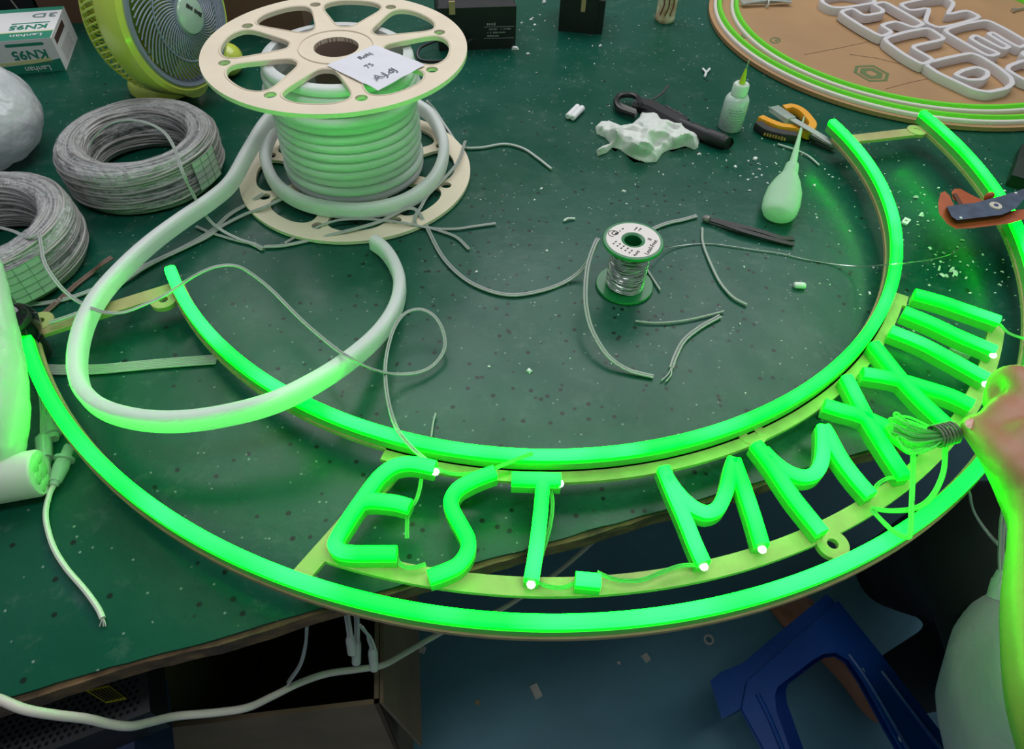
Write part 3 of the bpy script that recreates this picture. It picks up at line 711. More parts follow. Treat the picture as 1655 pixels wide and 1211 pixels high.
mb.tube(cp, rr, 20); tag(mb.build('plastic_sleeve', SLEEVE, angle=80), 'upright clear plastic sleeve lit green at the left photo edge', 'plastic sleeve')
kn = thing('black_bulb', 'glossy black rounded bulb beside the outer ring end at left', 'bulb', P(34, 560, .012))
mb = MB(); c = P(34, 528, .042); mb.ball(c, (.0125, .020, .022), 20, 14); mb.build('cap_body', mat('gloss_black', (.006, .006, .007), .08, coat=.5), kn)
mb = MB(); mb.lathe([(.0001, -.0205), (.009, -.0205), (.0105, -.012), (.0105, .0), (.0001, .0)], 18, c+Vector((0, 0, -.0155))); mb.build('stem', BLACK_P, kn)
# white roll with knobbly green-lit end
rl = thing('white_roll', 'thick white foam roll with a knobbly lit end at the left photo edge', 'roll', P(30, 790, 0))
e1, e0 = P(66, 764, .0195), P(-60, 786, .0195); d = (e1-e0).normalized(); M3 = frame(d)
mb = MB(); Lr = (e1-e0).length; mb.lathe([(.0001, 0), (.0185, 0), (.0185, Lr-.002), (.0170, Lr), (.0001, Lr)], 32, e0, M=M3); mb.build('roll_body', mat('white_foam', S(222, 224, 214), .6, transl=.25), rl)
mb = MB()
for k, (x, y, r) in enumerate(((0, .009, .006), (.004, -.002, .007), (-.006, .002, .006), (.0, -.011, .0055), (.009, .006, .0048), (-.008, -.007, .005))): mb.ball(e1+M3 @ Vector((x, y, -.0005)), (r, r, .0014), 14, 8, M=M3)
mb.build('knobbly_end', mat('neon_tinted_end', (.55, .85, .5), .4, transl=.4), rl)  # the sign's green light is tinted into the white roll's end
# loose lead with clear DC plug
ld = thing('plug_lead', 'white lead with a clear plug and frayed end on the lower left bench', 'cable', P(120, 930, 0))
mb = MB(); mb.tube(smooth(L([(88, 783, .006), (80, 800, .004), (74, 828, .003), (77, 855), (88, 888), (108, 920), (138, 955), (158, 983), (166, 1000)], .0028), 7), .0021, 8); mb.build('lead', mat('ivory_cable', S(208, 212, 196), .45), ld)
mb = MB()
for dx in (-3, 0, 2): mb.tube(smooth(L([(165, 998, .003), (167+dx, 1004, .003), (167+dx*2, 1013, .002)]), 4), .0005, 5)
mb.build('frayed_strands', SILVER, ld)
mb = MB(); p, q = P(87, 785, .007), P(112, 722, .010)
mb.tube([p, p.lerp(q, .08), p.lerp(q, .10), p.lerp(q, .45), p.lerp(q, .62), p.lerp(q, .64), p.lerp(q, .70), p.lerp(q, .72), q], [.0032, .0036, .0045, .0060, .0055, .0078, .0078, .0042, .0040], 14); mb.build('plug', CLEARP, ld)

# ================================================================== SPOOL OF SOLDER
SPX, SPY, SR, SH = .1137, .5425, .0300, .0605
spool = thing('solder_spool', 'small green spool of silver solder wire with white label', 'spool', V(SPX, SPY))
for z0, z1 in ((.0, .0035), (SH-.0035, SH)):
    mb = MB(); mb.lathe([(.0098, z0), (SR-.0008, z0), (SR, z0+.001), (SR, z1-.001), (SR-.0008, z1), (.0098, z1)], 56, V(SPX, SPY), closed=True); mb.build('flange', GREENP, spool)
mb = MB(); mb.lathe([(.0085, .0005), (.0098, .0005), (.0098, SH-.0002), (.0112, SH+.0003), (.0085, SH-.0008)], 32, V(SPX, SPY), closed=True); mb.build('core_tube', GREENP, spool)
mb = MB(); mb.plate([circle2(SPX, SPY, .0265, 56), circle2(SPX, SPY, .0118, 32)], T+SH, T+SH+.0003); lab = mb.build('label_disc', mat('spool_label', S(232, 226, 218), .6), spool)
mb = MB(); zt = SH+.0005
def lab_text(txt, size, x, y, ang, st=1.0):
    a = math.radians(ang); text_on(mb, txt, size, V(SPX+x, SPY+y, zt), (math.cos(a), math.sin(a), 0), (-math.sin(a), math.cos(a), 0), .0001, st)
def lab_marks(wd, h, x, y, ang, n):
    a = math.radians(ang); marks(mb, V(SPX+x, SPY+y, zt-.0002), (math.cos(a), math.sin(a), 0), (-math.sin(a), math.cos(a), 0), wd, h, n)
lab_text('G', .0085, -.0178, .0085, 35); lab_text('Lead-Free', .0062, .0165, -.0105, 62); lab_marks(.014, .0020, -.0125, .0125, 50, 10); lab_text('RoHS', .0040, .0015, -.0205, 55)
for k in range(5): lab_marks(.0065, .0018, -.0185+.0036*k, -.0055-.0032*k, 52, 5)
lab_marks(.0060, .0018, .004, .0175, 55, 4); lab_marks(.0060, .0018, .008, .0165, 55, 4); lab_text('II', .0060, .0165, .0015, 55)
mb.plate([[(SPX-.0190+.0052*math.cos(a), SPY+.0085+.0052*math.sin(a)) for a in [2*math.pi*i/20 for i in range(16)]]+[(SPX-.0190+.0046*math.cos(a), SPY+.0085+.0046*math.sin(a)) for a in [2*math.pi*i/20 for i in range(15, -1, -1)]]], T+zt-.0001, T+zt+.0001)
mb.build('label_print', DARKINK, lab)
mb = MB(); random.seed(9)
mb.lathe([(.0180, .004), (.0182, .010), (.0178, .045), (.0160, .0565)], 36, V(SPX, SPY))
for k in range(78):
    z = .0048+.051*k/78; r = .0190-.0028*max(0, (z-.035)/.022)**2+random.uniform(-.0006, .0006); tx, ty = random.uniform(-.0035, .0035), random.uniform(-.0035, .0035)
    mb.tube([V(SPX+r*math.cos(a), SPY+r*math.sin(a), min(.0565, max(.0042, z+tx*math.cos(a)+ty*math.sin(a)))) for a in [2*math.pi*i/30 for i in range(30)]], .00055, 4, closed=True)
w_ = mb.build('wound_solder', TIN, spool, angle=80); w_['kind'] = 'stuff'
mb = MB(); mb.tube(smooth(L([(1046, 420, .02), (1060, 408, .012), (1080, 401, .004), (1110, 396), (1145, 394), (1180, 398), (1220, 404), (1262, 410), (1300, 419), (1345, 427), (1390, 431, .012), (1425, 429, .036), (1450, 427, .045), (1476, 424, .036), (1505, 420, .014), (1532, 413, .004), (1547, 404, .006), (1554, 394, .010)], .0015), 7), .0007, 6); mb.build('solder_tail', TIN, spool)

# ================================================================== LOOSE WIRES
def wire(label, pts, r=.0012, k=2, z=.0024, m=None, name='clear_wire', group='loose wires on the bench'):
    mb = MB(); strands(mb, smooth(L(pts, z), 7), r, k, n=6)
    return tag(mb.build(name, m or CLEARWIRE, angle=80), label, 'wire', group)
GREYW = mat('grey_wire', S(186, 190, 186), .4)
wire('pale grey wire curling from behind the reel to the bench centre', [(690, 163, .03), (704, 180, .014), (724, 210), (744, 236), (775, 239), (815, 233), (845, 240), (868, 255), (891, 273)], .0018, 1, m=GREYW, name='grey_wire')
wire('long double wire curving from the reel foot past the solder spool', [(427, 399), (459, 397), (498, 389), (538, 379, .006), (578, 369, .009), (617, 357, .009), (644, 343, .009), (661, 337, .012), (675, 342, .010), (690, 368), (715, 415), (750, 450), (790, 470), (830, 477), (875, 470), (913, 456), (940, 436, .010), (958, 408, .028), (967, 387, .044), (962, 394, .047), (950, 430, .040), (946, 480, .030), (952, 520, .021), (965, 550, .015), (985, 578, .009), (1015, 598, .004), (1056, 609)])
wire('thin double wire lying across the front of the reel foot', [(460, 393), (488, 378), (538, 358, .009), (578, 354, .009), (617, 356, .009), (657, 361, .009), (697, 369), (736, 370), (765, 366), (801, 361)], .0009)
wire('short wire end hooked over the right of the reel foot', [(752, 228, .008), (740, 262, .012), (712, 295, .010), (692, 315, .009), (680, 335, .009), (671, 350, .011), (672, 362, .006), (686, 366), (710, 373), (738, 384), (758, 403)], .0010)
wire('short forked wire joining the bench left of the reel foot', [(317, 366), (340, 376), (380, 388), (405, 394), (424, 404)], .0009)
wire('upper of two cables running left from the reel foot hole', [(426, 313, .009), (398, 331), (370, 348), (345, 371), (310, 393), (270, 413), (225, 434), (190, 451), (130, 476), (80, 489), (20, 494)], .0014)
wire('lower of two cables running left from the reel foot', [(455, 322, .009), (425, 336, .009), (395, 347), (360, 365), (335, 383), (300, 400), (250, 424), (215, 445), (165, 482), (128, 505, .030), (80, 522, .031)], .0012, z=.0035)
wire('dull red-brown wire end beside the left wire coil', [(181, 416, .012), (165, 427, .010), (148, 441), (120, 463), (95, 486), (70, 508)], .0016, 2, m=mat('brown_wire', S(120, 92, 84), .5), name='brown_wire')
wire('flat many-stranded clear ribbon inside the flex loop', [(60, 597), (110, 598), (160, 597), (215, 592), (270, 587), (350, 581)], .0010, 6, name='ribbon_cable')
wire('thin clear wire arching over the inner ring end and looping down to letter E', [(150, 499, .051), (170, 505, .062), (200, 505, .058), (235, 492, .048), (265, 478, .047), (288, 463, .050), (318, 444, .058), (350, 431, .060), (382, 430, .056), (408, 444, .046), (440, 470, .036), (490, 520, .036), (540, 562, .052), (565, 578, .058), (600, 596, .036), (640, 605, .014), (680, 601, .008), (705, 586, .008), (719, 560, .012), (714, 530, .020), (698, 508, .026), (676, 500, .028), (652, 509, .026), (634, 538, .022), (623, 588, .018), (626, 640, .028), (640, 690, .047), (664, 722, .044), (690, 745, .038)], .0009)
wire('short clear offcut below the orange-handled pliers', [(1257, 233), (1285, 242), (1306, 252), (1324, 267)], .0013, 1, m=GREYW)
wire('short wire offcut pointing right behind the solder spool', [(1046, 376), (1062, 367), (1082, 360), (1105, 355), (1126, 349)], .0013, 2)
wire('stub of wire at the right foot of the solder spool', [(1046, 436), (1056, 452), (1067, 469)], .0013, 1)
wire('curved clear offcut below the black tweezers', [(1135, 369), (1136, 393), (1148, 425), (1164, 457), (1184, 480), (1207, 493)], .0016, 1)
wire('nearly straight thin offcut in front of the solder spool', [(1027, 519), (1060, 522), (1100, 519), (1135, 512), (1170, 503)], .0011, 1)
mb = MB(); strands(mb, smooth(L([(1164, 511), (1132, 529), (1106, 550), (1092, 575), (1085, 595)], .0024), 7), .0013, 2)
mb.tube(smooth(L([(1085, 595), (1079, 606), (1069, 615)], .0024), 4), .0008, 5); mb.tube(smooth(L([(1086, 596), (1084, 607), (1076, 617)], .0024), 4), .0008, 5)
tag(mb.build('clear_wire', CLEARWIRE, angle=80), 'bent offcut with a split end in front of the solder spool', 'wire', 'loose wires on the bench')
wire('short stub of wire standing behind the inner ring above letter E', [(704, 668, .004), (700, 685, .003), (697, 707, .003)], .0010, 1)
pc = thing('clear_plug_cable', 'bundle of clear wires with a flat plug lying over the pliers', 'cable', P(1330, 222, .01))
mb = MB(); strands(mb, smooth(L([(1268, 186, .016), (1290, 198, .017), (1330, 222, .018), (1365, 246, .018), (1395, 272, .020), (1415, 300, .026), (1427, 328, .030)]), 7), .0012, 4); mb.build('strands', CLEARWIRE, pc)
mb = MB(); p, q = P(1250, 175, .014), P(1278, 194, .016); d = (q-p).normalized()
mb.sweep([p, p.lerp(q, .1), p.lerp(q, .5), p.lerp(q, .7), q], [(-.0075, -.003), (.0075, -.003), (.0075, .003), (-.0075, .003)]); mb.build('plug', CLEARP, pc)

# ================================================================== BENCH-TOP TOOLS AND BITS
# tissue
poly = [(962, 205), (972, 196), (985, 195), (1003, 203), (1022, 200), (1033, 190), (1036, 181), (1055, 179), (1070, 178), (1071, 192), (1090, 196), (1107, 195), (1110, 206), (1131, 221), (1129, 238), (1124, 242), (1108, 236), (1082, 242), (1072, 247), (1062, 261), (1045, 263), (1028, 258), (1012, 249), (1000, 241), (990, 238), (982, 246), (966, 252), (963, 244), (972, 237), (986, 232), (978, 222), (963, 216)]
def inside(x, y, pl):
    c = False; j = len(pl)-1
    for i in range(len(pl)):
        if (pl[i][1] > y) != (pl[j][1] > y) and x < (pl[j][0]-pl[i][0])*(y-pl[i][1])/(pl[j][1]-pl[i][1])+pl[i][0]: c = not c
        j = i
    return c
def edge_d(x, y, pl):
    b = 1e9
    for i in range(len(pl)):
        a, c = Vector(pl[i]), Vector(pl[(i+1) % len(pl)]); p = Vector((x, y)); t = max(0, min(1, (p-a).dot(c-a)/(c-a).length_squared)); b = min(b, (p-a-(c-a)*t).length)
    return b
mb = MB(); idx = {}; vs = []; NX, NY = 120, 64
for j in range(NY):
    for i in range(NX):
        x, y = 958+176*i/(NX-1), 175+91*j/(NY-1)
        if inside(x, y, poly):
            d = edge_d(x, y, poly)
            wx, wy = x+9*noise.noise(Vector((x*.03, y*.04, 2))), y+9*noise.noise(Vector((x*.03, y*.04, 8)))
            tri = lambda t: abs((t % 2)-1)
            h = .0012+.0060*min(1, d/24)+min(1, d/11)*(.0110*tri((wx*.8+wy*.9)/25+.3)+.0085*tri((wx*.5-wy*1.1)/19+.7)+.0050*tri((wx+wy*.2)/13)+.0026*tri((wx*.3-wy)/6)+.005*noise.noise(Vector((x*.06, y*.08, 3))))
            h = max(.0010, h)
            p = P(x, y, h*.6); p.z = T+h; idx[(i, j)] = len(vs); vs.append(p)
n = len(vs); vs += [Vector((p.x, p.y, T+.0003)) for p in vs]; fs = []
from collections import Counter
ec = Counter()
for (i, j), a in idx.items():
    q = [idx.get((i, j)), idx.get((i, j+1)), idx.get((i+1, j+1)), idx.get((i+1, j))]
    if None not in q:
        fs.append(tuple(q)); fs.append(tuple(k+n for k in reversed(q)))
        for k in range(4): ec[(q[k], q[(k+1) % 4])] += 1
for (a, b) in list(ec):
    if (b, a) not in ec: fs.append((b, a, a+n, b+n))
mb.add(vs, fs); tag(mb.build('tissue', mat('tissue_white', S(234, 238, 230), .9, transl=.2, bump=(180, .25, .001)), angle=28), 'crumpled white tissue on the bench beside the black tool', 'tissue')
# black hand tool under the tissue
tl = thing('black_hand_tool', 'black hand tool with a looped end lying behind the tissue', 'tool', P(1085, 195, 0))
mb = MB(); mb.tube(smooth(L([(1028, 186, .008), (1002, 176, .008), (996, 164, .009), (1002, 155, .010), (1018, 153, .011), (1030, 158, .012), (1036, 170, .012)]), 6), .0042, 8); mb.build('finger_loop', BLACK_P, tl)
mb = MB(); mb.plate([[(1000, 165), (1028, 176), (1030, 183), (1004, 174)]], .006, .0075, fn=lambda x, y, z: P(x, y, z)); mb.build('blade', mat('steel', S(150, 148, 142), .35, metal=.6), tl)
mb = MB(); mb.sweep(smooth(L([(1026, 168, .006), (1050, 174, .007), (1080, 190, .007), (1105, 203, .007)]), 6), [(-.011, -.006), (.011, -.006), (.012, .003), (.008, .007), (-.008, .007), (-.012, .003)]); mb.build('tool_body', BLACK_M, tl)
mb = MB(); mb.tube(smooth(L([(1098, 199, .0085), (1120, 209, .0085), (1145, 220, .009), (1172, 230, .0085), (1176, 232, .0085)]), 6), [.0075]*6+[.0085]*6+[.0098]*6+[.0085]*6+[.006], 12); mb.build('grip', mat('black_rubber', (.014, .014, .015), .5), tl)
mb = MB()
for k in range(3): mb.tube(smooth(L([(1076+k*9, 171+k*5, .013), (1083+k*9, 175+k*5, .014), (1092+k*9, 181+k*5, .013)]), 3), .0016, 5)
mb.build('ridges', BLACK_P, tl)
mb = MB(); mb.tube(smooth(L([(1050, 163, .010), (1062, 157, .012), (1073, 148, .012), (1080, 138, .010)]), 5), .0016, 6); mb.build('cord_stub', mat('dark_cord', S(70, 66, 62), .6), tl)
# glue bottle with needle
gb = thing('glue_bottle', 'small clear glue bottle with white cap and yellow needle tip', 'bottle', V(.286, .8700))
BX, BY = .2815, .8690
BOT = mat('frosted_bottle', (.74, .82, .78), .22, transl=.45, film=.72)
mb = MB(); mb.lathe([(.0001, .0), (.0145, .0), (.0160, .0018), (.0160, .035), (.0155, .041), (.0130, .0455), (.0085, .0475), (.0085, .049)], 32, V(BX, BY)); mb.build('bottle_body', BOT, gb)
mb = MB(); mb.lathe([(.0001, .001), (.0148, .001), (.0148, .028), (.0001, .028)], 28, V(BX, BY)); mb.build('glue_fill', mat('clear_glue', (.62, .76, .70), .2, transl=.5, film=.5), gb)
mb = MB(); mb.lathe([(.0100, .0475), (.0106, .048), (.0104, .060), (.0090, .0618), (.0001, .062)], 28, V(BX, BY)); mb.build('cap', mat('bottle_cap', S(222, 234, 222), .4, transl=.2), gb)
mb = MB(); mb.lathe([(.0042, .062), (.0036, .067), (.0016, .079), (.0010, .081), (.0001, .081)], 16, V(BX, BY)); mb.build('needle_hub', mat('yellow_hub', S(208, 216, 60), .3, transl=.3), gb)
mb = MB(); mb.tube([V(BX, BY, .080), V(BX+.0005, BY, .092)], .0006, 6); mb.build('needle', mat('needle_steel', (.6, .62, .6), .3, metal=.8), gb)
mb = MB(); MBR = Matrix.Rotation(0, 3, 'Z')
for k in range(7):
    for seg in range(4+(k % 2)):
        a0 = -2.35+seg*.30+.1*(k % 3); mb.tube([V(BX+.01625*math.cos(a0+.24*i/4), BY+.01625*math.sin(a0+.24*i/4), .0325-.0036*k) for i in range(5)], .00045, 4)
mb.build('printed_text', mat('bottle_print', S(120, 150, 130), .6), gb)
# squeeze bottle lying down
sq = thing('squeeze_bottle', 'soft translucent green squeeze bottle with a long thin nozzle', 'bottle', P(1260, 320, 0))
GT = mat('pale_green_soft', (.62, .86, .64), .55, spec=.3, transl=.45)
b0, b1, b2 = P(1257, 349, .014), P(1281, 266, .017), P(1300, 187, .014)
def blend(u): return b0.lerp(b1, u)
prof = [(0, .0135, .009), (.03, .0175, .012), (.1, .0200, .0135), (.25, .0212, .0140), (.45, .0198, .0140), (.62, .0155, .0125), (.76, .0105, .0095), (.82, .0082, .008), (.83, .0090, .0085), (.97, .0080, .0078), (1.0, .0055, .0055)]
d = (b1-b0).normalized(); sd = d.cross(ez).normalized(); u_ = sd.cross(d); vs = []; n = 24
for (u, a, b) in prof:
    for k in range(n): t = 2*math.pi*k/n; vs.append(blend(u)+sd*a*math.cos(t)+u_*b*math.sin(t))
fs = [(i*n+k, i*n+(k+1) % n, (i+1)*n+(k+1) % n, (i+1)*n+k) for i in range(len(prof)-1) for k in range(n)]+[tuple(range(n-1, -1, -1)), tuple((len(prof)-1)*n+k for k in range(n))]
mb = MB(); mb.add(vs, fs); mb.build('bottle_body', GT, sq, angle=60)
mb = MB(); mb.tube([b1.lerp(b2, u/6-.02) for u in range(7)], [.0048, .0042, .0034, .0026, .0020, .0015, .0008], 12); mb.build('nozzle', GT, sq)
# pliers
pl = thing('pliers', 'small pliers with orange and black handles near the right ring end', 'pliers', P(1290, 205, 0))
ORG = mat('orange_grip', S(232, 160, 30), .4); 
def grip(name, m, pts, prof): mb = MB(); mb.sweep(smooth(L(pts), 7), prof); return mb.build(name, m, pl, angle=60)
PG = [(-.0050, -.0045), (.0050, -.0045), (.0062, 0), (.0048, .0050), (-.0048, .0050), (-.0062, 0)]
grip('handle', ORG, [(1228, 193, .007), (1245, 201, .008), (1262, 207, .008), (1285, 210, .008), (1305, 216, .008)], PG)
h2 = grip('handle', ORG, [(1266, 178, .007), (1280, 176, .008), (1295, 183, .008), (1307, 196, .008), (1312, 206, .008), (1304, 217, .008)], PG)
PGB = [(-.0060, -.0075), (.0060, -.0075), (.0066, 0), (.0055, .0022), (-.0055, .0022), (-.0066, 0)]
gI = grip('grip_insert', mat('grip_black', (.02, .02, .02), .5), [(1225, 199, .0085), (1240, 209, .0085), (1262, 215, .0085), (1288, 219, .0085)], PGB)
mb = MB(); o_ = P(1255, 213, .0105); exx = P(1275, 218, .0105)-o_; exx = exx.normalized(); sd = exx.cross(ez).normalized()
marks(mb, o_+sd*.0062+Vector((0, 0, -.004)), exx, (ez-sd*.15), .030, .0050, 8, .0008); mb.build('embossed_text', mat('grip_text', S(170, 140, 60), .5), pl)
mb = MB(); c = P(1306, 214, .009); mb.lathe([(.0001, .005), (.006, .0045), (.0075, .003), (.0075, -.006), (.0001, -.006)], 18, c); mb.build('pivot', ORG, pl)
STEEL = mat('dark_steel', S(120, 116, 110), .35, metal=.7)
for dy in (-2, 3):
    mb = MB(); mb.tube(smooth(L([(1308, 214+dy, .008), (1325, 224+dy, .007), (1352, 240+dy*.3, .005)]), 4), [.0045]*4+[.0032]*4+[.0010], 8); mb.build('jaw', STEEL, pl)
# tweezers
tw = thing('tweezers', 'slim black tweezers lying right of the solder spool', 'tweezers', P(1200, 372, 0))
for dy in (-2.5, 3.5):
    mb = MB(); mb.sweep(smooth(L([(1140, 354, .004), (1160, 358+dy*.3, .005), (1195, 368+dy, .006), (1235, 379+dy*1.2, .005), (1262, 387+dy, .004), (1283, 390+dy*1.5, .003)]), 6), [(-.0032, -.0008), (.0032, -.0008), (.0032, .0008), (-.0032, .0008)]); mb.build('arm', mat('tweezer_black', (.02, .018, .018), .4), tw)
mb = MB(); p, q = P(1136, 352, .004), P(1147, 355, .005); mb.tube([p, p.lerp(q, .3), q], [.002, .0042, .0042], 8); mb.build('end_tip', mat('tweezer_grey', S(130, 122, 118), .4), tw)
# small connector, cap, clip, y-chip
cn = thing('small_connector', 'tiny white two-way connector alone on the bench', 'connector', P(929, 183, 0))
p, q = P(921, 190, .0045), P(938, 173, .0045); d = (q-p).normalized(); sd = d.cross(ez)
for s_ in (-1, 1):
    mb = MB(); mb.tube([p+sd*s_*.0036, p.lerp(q, .04)+sd*s_*.0036, p.lerp(q, .96)+sd*s_*.0036, q+sd*s_*.0036], [.0030, .0042, .0042, .0030], 10); mb.build('barrel', WHITE_P, cn)
mb = MB(); mb.tube([P(1283, 461, .0035), P(1285, 461, .0035), P(1300, 462, .0035), P(1302, 462, .0035)], [.002, .0035, .0035, .002], 10); tag(mb.build('end_cap', WHITE_P, angle=60), 'small white oval end cap left of the inner ring', 'cap')
mb = MB(); c = P(1463, 360, 0); a = .9
mb.plate([[(c.x+math.cos(a)*x-math.sin(a)*y, c.y+math.sin(a)*x+math.cos(a)*y) for x, y in ((-.006, -.0035), (.006, -.0035), (.006, .0035), (-.006, .0035))], [(c.x+.0018*math.cos(t*math.pi/4), c.y+.0018*math.sin(t*math.pi/4)) for t in range(8)]], T+.0005, T+.003); tag(mb.build('mounting_clip', WHITE_P, angle=30), 'tiny clear mounting clip right of the inner ring', 'clip')
mb = MB()
for pts in ([(1136, 111), (1141, 117), (1139, 124)], [(1147, 111), (1142, 117)]): mb.tube(smooth(L(pts, .003), 4), .0018, 5)
tag(mb.build('plastic_offcut', WHITE_P), 'tiny white Y-shaped scrap above the glue bottle', 'scrap')
mb = MB(); mb.tube(smooth(L([(911, 357, .002), (918, 353, .003), (929, 353, .002)]), 4), .0014, 5); tag(mb.build('plastic_offcut', WHITE_P), 'tiny pale scrap left of the solder spool label', 'scrap')
mb = MB(); mb.box(P(1551, 570, .004), (.018, .006, .005), Matrix.Rotation(-.5, 3, 'Z')); tag(mb.build('clear_block', CLEARP), 'small clear block lying between the first and second letters I', 'block')
# crumbs: nobody could count them
mb = MB(); random.seed(21)
def chip(x, y, s_):
    a = random.random()*6.3; k = random.uniform(.3, .9); M3 = Matrix.Rotation(a, 3, 'Z') @ Matrix.Rotation(random.uniform(-.4, .4), 3, 'X')
    mb.box((x, y, T+s_*.27), (s_, s_*k, s_*.35), M3, taper=random.uniform(.4, .9))
for k in range(560):
    x = random.uniform(-.05, .62); y = random.uniform(.40, 1.22)
    if math.hypot(x-.630, y-1.203) < .33: continue
    if random.random() > .25+.75*min(1, max(0, (x+.1)/.55)): continue
    chip(x, y, random.choice((.0009, .0012, .0012, .0018, .0018, .0026)))
for (px, py, n, sp_) in ((1385, 285, 14, .02), (1215, 265, 16, .03), (1525, 430, 22, .022), (1500, 345, 14, .03), (860, 40, 6, .02), (990, 75, 5, .02), (1250, 310, 10, .03), (1600, 450, 16, .03), (1400, 480, 8, .03)):
    c = P(px, py)
    for k in range(n): chip(c.x+random.gauss(0, sp_), c.y+random.gauss(0, sp_), random.choice((.0015, .0022, .003, .004)))
for (px, py, s_) in ((832, 80, .010), (836, 80, .007), (858, 33, .005), (853, 88, .005), (970, 75, .006), (879, 5, .009), (867, 118, .003), (875, 306, .004), (1008, 310, .005), (1130, 250, .005), (1220, 258, .006), (1480, 320, .006), (1488, 348, .007), (1517, 435, .007), (1537, 438, .008), (1543, 443, .008), (1522, 446, .006), (855, 600, .005), (770, 440, .003)):
    c = P(px, py); chip(c.x, c.y, s_)
cr_ = mb.build('plastic_crumbs', WHITE_P, angle=None); tag(cr_, 'white plastic crumbs scattered over the green bench', 'crumbs', kind='stuff')
# tube cutter
tc_ = thing('tube_cutter', 'orange and grey tube cutter resting on the outer ring at right', 'cutter', P(1580, 350, .02))
CO = mat('cutter_orange', S(176, 88, 44), .45, var=(60, .2)); CG = mat('cutter_grey', S(74, 88, 108), .4, var=(70, .35))
zc = .052
def pp(pts): return [(x, y) for x, y in pts]
PX = lambda x, y, z: P(x, y, z)
mb = MB(); mb.plate([pp([(1520, 312), (1516, 330), (1518, 346), (1531, 362), (1545, 370), (1570, 369), (1634, 361), (1663, 352), (1680, 349), (1680, 333), (1655, 338), (1620, 343), (1570, 347), (1553, 345), (1545, 336), (1539, 326), (1535, 316), (1527, 309)])], zc-.012, zc+.003, fn=PX); mb.build('lower_jaw', CO, tc_, angle=30)
mb = MB(); mb.plate([pp([(1538, 310), (1543, 305), (1552, 305), (1570, 315), (1590, 324), (1590, 332), (1562, 334), (1552, 330), (1540, 322)])], zc-.008, zc+.004, fn=PX); mb.build('upper_jaw', CO, tc_, angle=30)
mb = MB(); mb.plate([pp([(1540, 313), (1546, 312), (1556, 329), (1550, 331)])], zc+.0042, zc+.006, fn=PX); mb.build('blade', mat('cutter_blade', S(110, 70, 50), .4, metal=.5), tc_)
mb = MB(); mb.plate([pp([(1530, 334), (1545, 331), (1575, 328), (1605, 320), (1640, 310), (1680, 296), (1680, 316), (1655, 322), (1641, 338), (1620, 347), (1580, 352), (1547, 356), (1538, 350)])], zc+.0032, zc+.010, fn=PX); mb.build('cover_plate', CG, tc_, angle=30)
mb = MB(); c = P(1609, 333, zc+.0101); mb.lathe([(.0001, .001), (.0060, .001), (.0064, 0)], 24, c); bd = mb.build('round_badge', mat('badge_cream', S(200, 196, 176), .5), tc_)
mb = MB(); mb.lathe([(.0001, .0004), (.0024, .0004), (.0024, 0)], 12, c+Vector((0, 0, .0012))); mb.build('badge_emblem', mat('badge_blue', S(60, 66, 110), .5), bd)
mb = MB(); c = P(1599, 318, zc-.001); mb.ball(c, (.005, .004, .006), 12, 8); mb.build('lock_button', CO, tc_)
mb = MB(); mb.plate([pp([(1670, 297), (1700, 286), (1800, 262), (1800, 282), (1700, 306), (1672, 318)])], zc-.006, zc+.006, fn=PX); mb.build('handle', CG, tc_)
mb = MB(); mb.plate([pp([(1670, 337), (1700, 336), (1800, 352), (1800, 372), (1700, 352), (1670, 350)])], zc-.012, zc, fn=PX); mb.build('handle', CO, tc_)
for (x, y) in ((1553, 352), (1642, 312)):
    mb = MB(); mb.ball(P(x, y, zc+.0103), (.0016, .0016, .0008), 8, 6); mb.build('rivet', WHITE_P, tc_)
# dark box at right edge
dx = thing('black_carton', 'black folded carton standing at the right edge above the cutter', 'box', V(.64, .80))
f0, f1 = P(1624, 300, 0), P(1642, 248, 0); d = (f1-f0).normalized(); nn = Vector((d.y, -d.x, 0))
DKG = mat('black_card', (.008, .018, .010), .4)
mb = MB(); mb.hexa([f0, f0+nn*.16, f1+nn*.16, f1], [f0+ez*.014, f0+nn*.16+ez*.014, f1+nn*.16+ez*.014, f1+ez*.014]); mb.build('carton', DKG, dx)
mb = MB(); mb.hexa([f0+ez*.0142, f0+nn*.16+ez*.0142, f0+nn*.16+d*.045+ez*.0142, f0+d*.045+ez*.0142], [f0+ez*.0155, f0+nn*.16+ez*.0155, f0+nn*.16+d*.045+ez*.018, f0+d*.045+ez*.018]); mb.build('flap', DKG, dx)

# ================================================================== ROUND SIGN BOARD (top right)
DX, DY, DR = .630, 1.203, .321
MDF = mat('brown_mdf', S(172, 134, 90), .6, var=(7, .08, S(160, 124, 84)))
rb = thing('round_sign_board', 'large round brown sign board with white outline letters and green ring strips', 'sign', V(DX, DY))
DT = .007
mb = MB(); mb.plate([circle2(DX, DY, DR, 160)], T+.0012, T+DT); mb.build('disc', MDF, rb, angle=30)
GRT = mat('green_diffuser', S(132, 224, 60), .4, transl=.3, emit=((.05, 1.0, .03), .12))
RIMW = mat('strip_white_side', S(214, 206, 196), .45)
for r in (.311, .304, .283, .276):
    lime = r in (.304, .276)
    pts = [V(DX+r*math.cos(a), DY+r*math.sin(a), DT) for a in [2*math.pi*i/180 for i in range(180)]]
    mb = MB()
    hw, hh = (.0034, .0085) if lime else (.0028, .0050)
    mb.sweep(pts, [(-hw, 0), (hw, 0), (hw, hh*.7), (hw*.6, hh), (-hw*.6, hh), (-hw, hh*.7)], closed=True)
    mb.build('ring_strip', GRT if lime else RIMW, rb, angle=60)
LW = mat('white_letter_tube', S(226, 222, 222), .4, transl=.15)
def c3(pts): return [(1300+x/4.662, y/4.662) for x, y in pts]
TH = .013
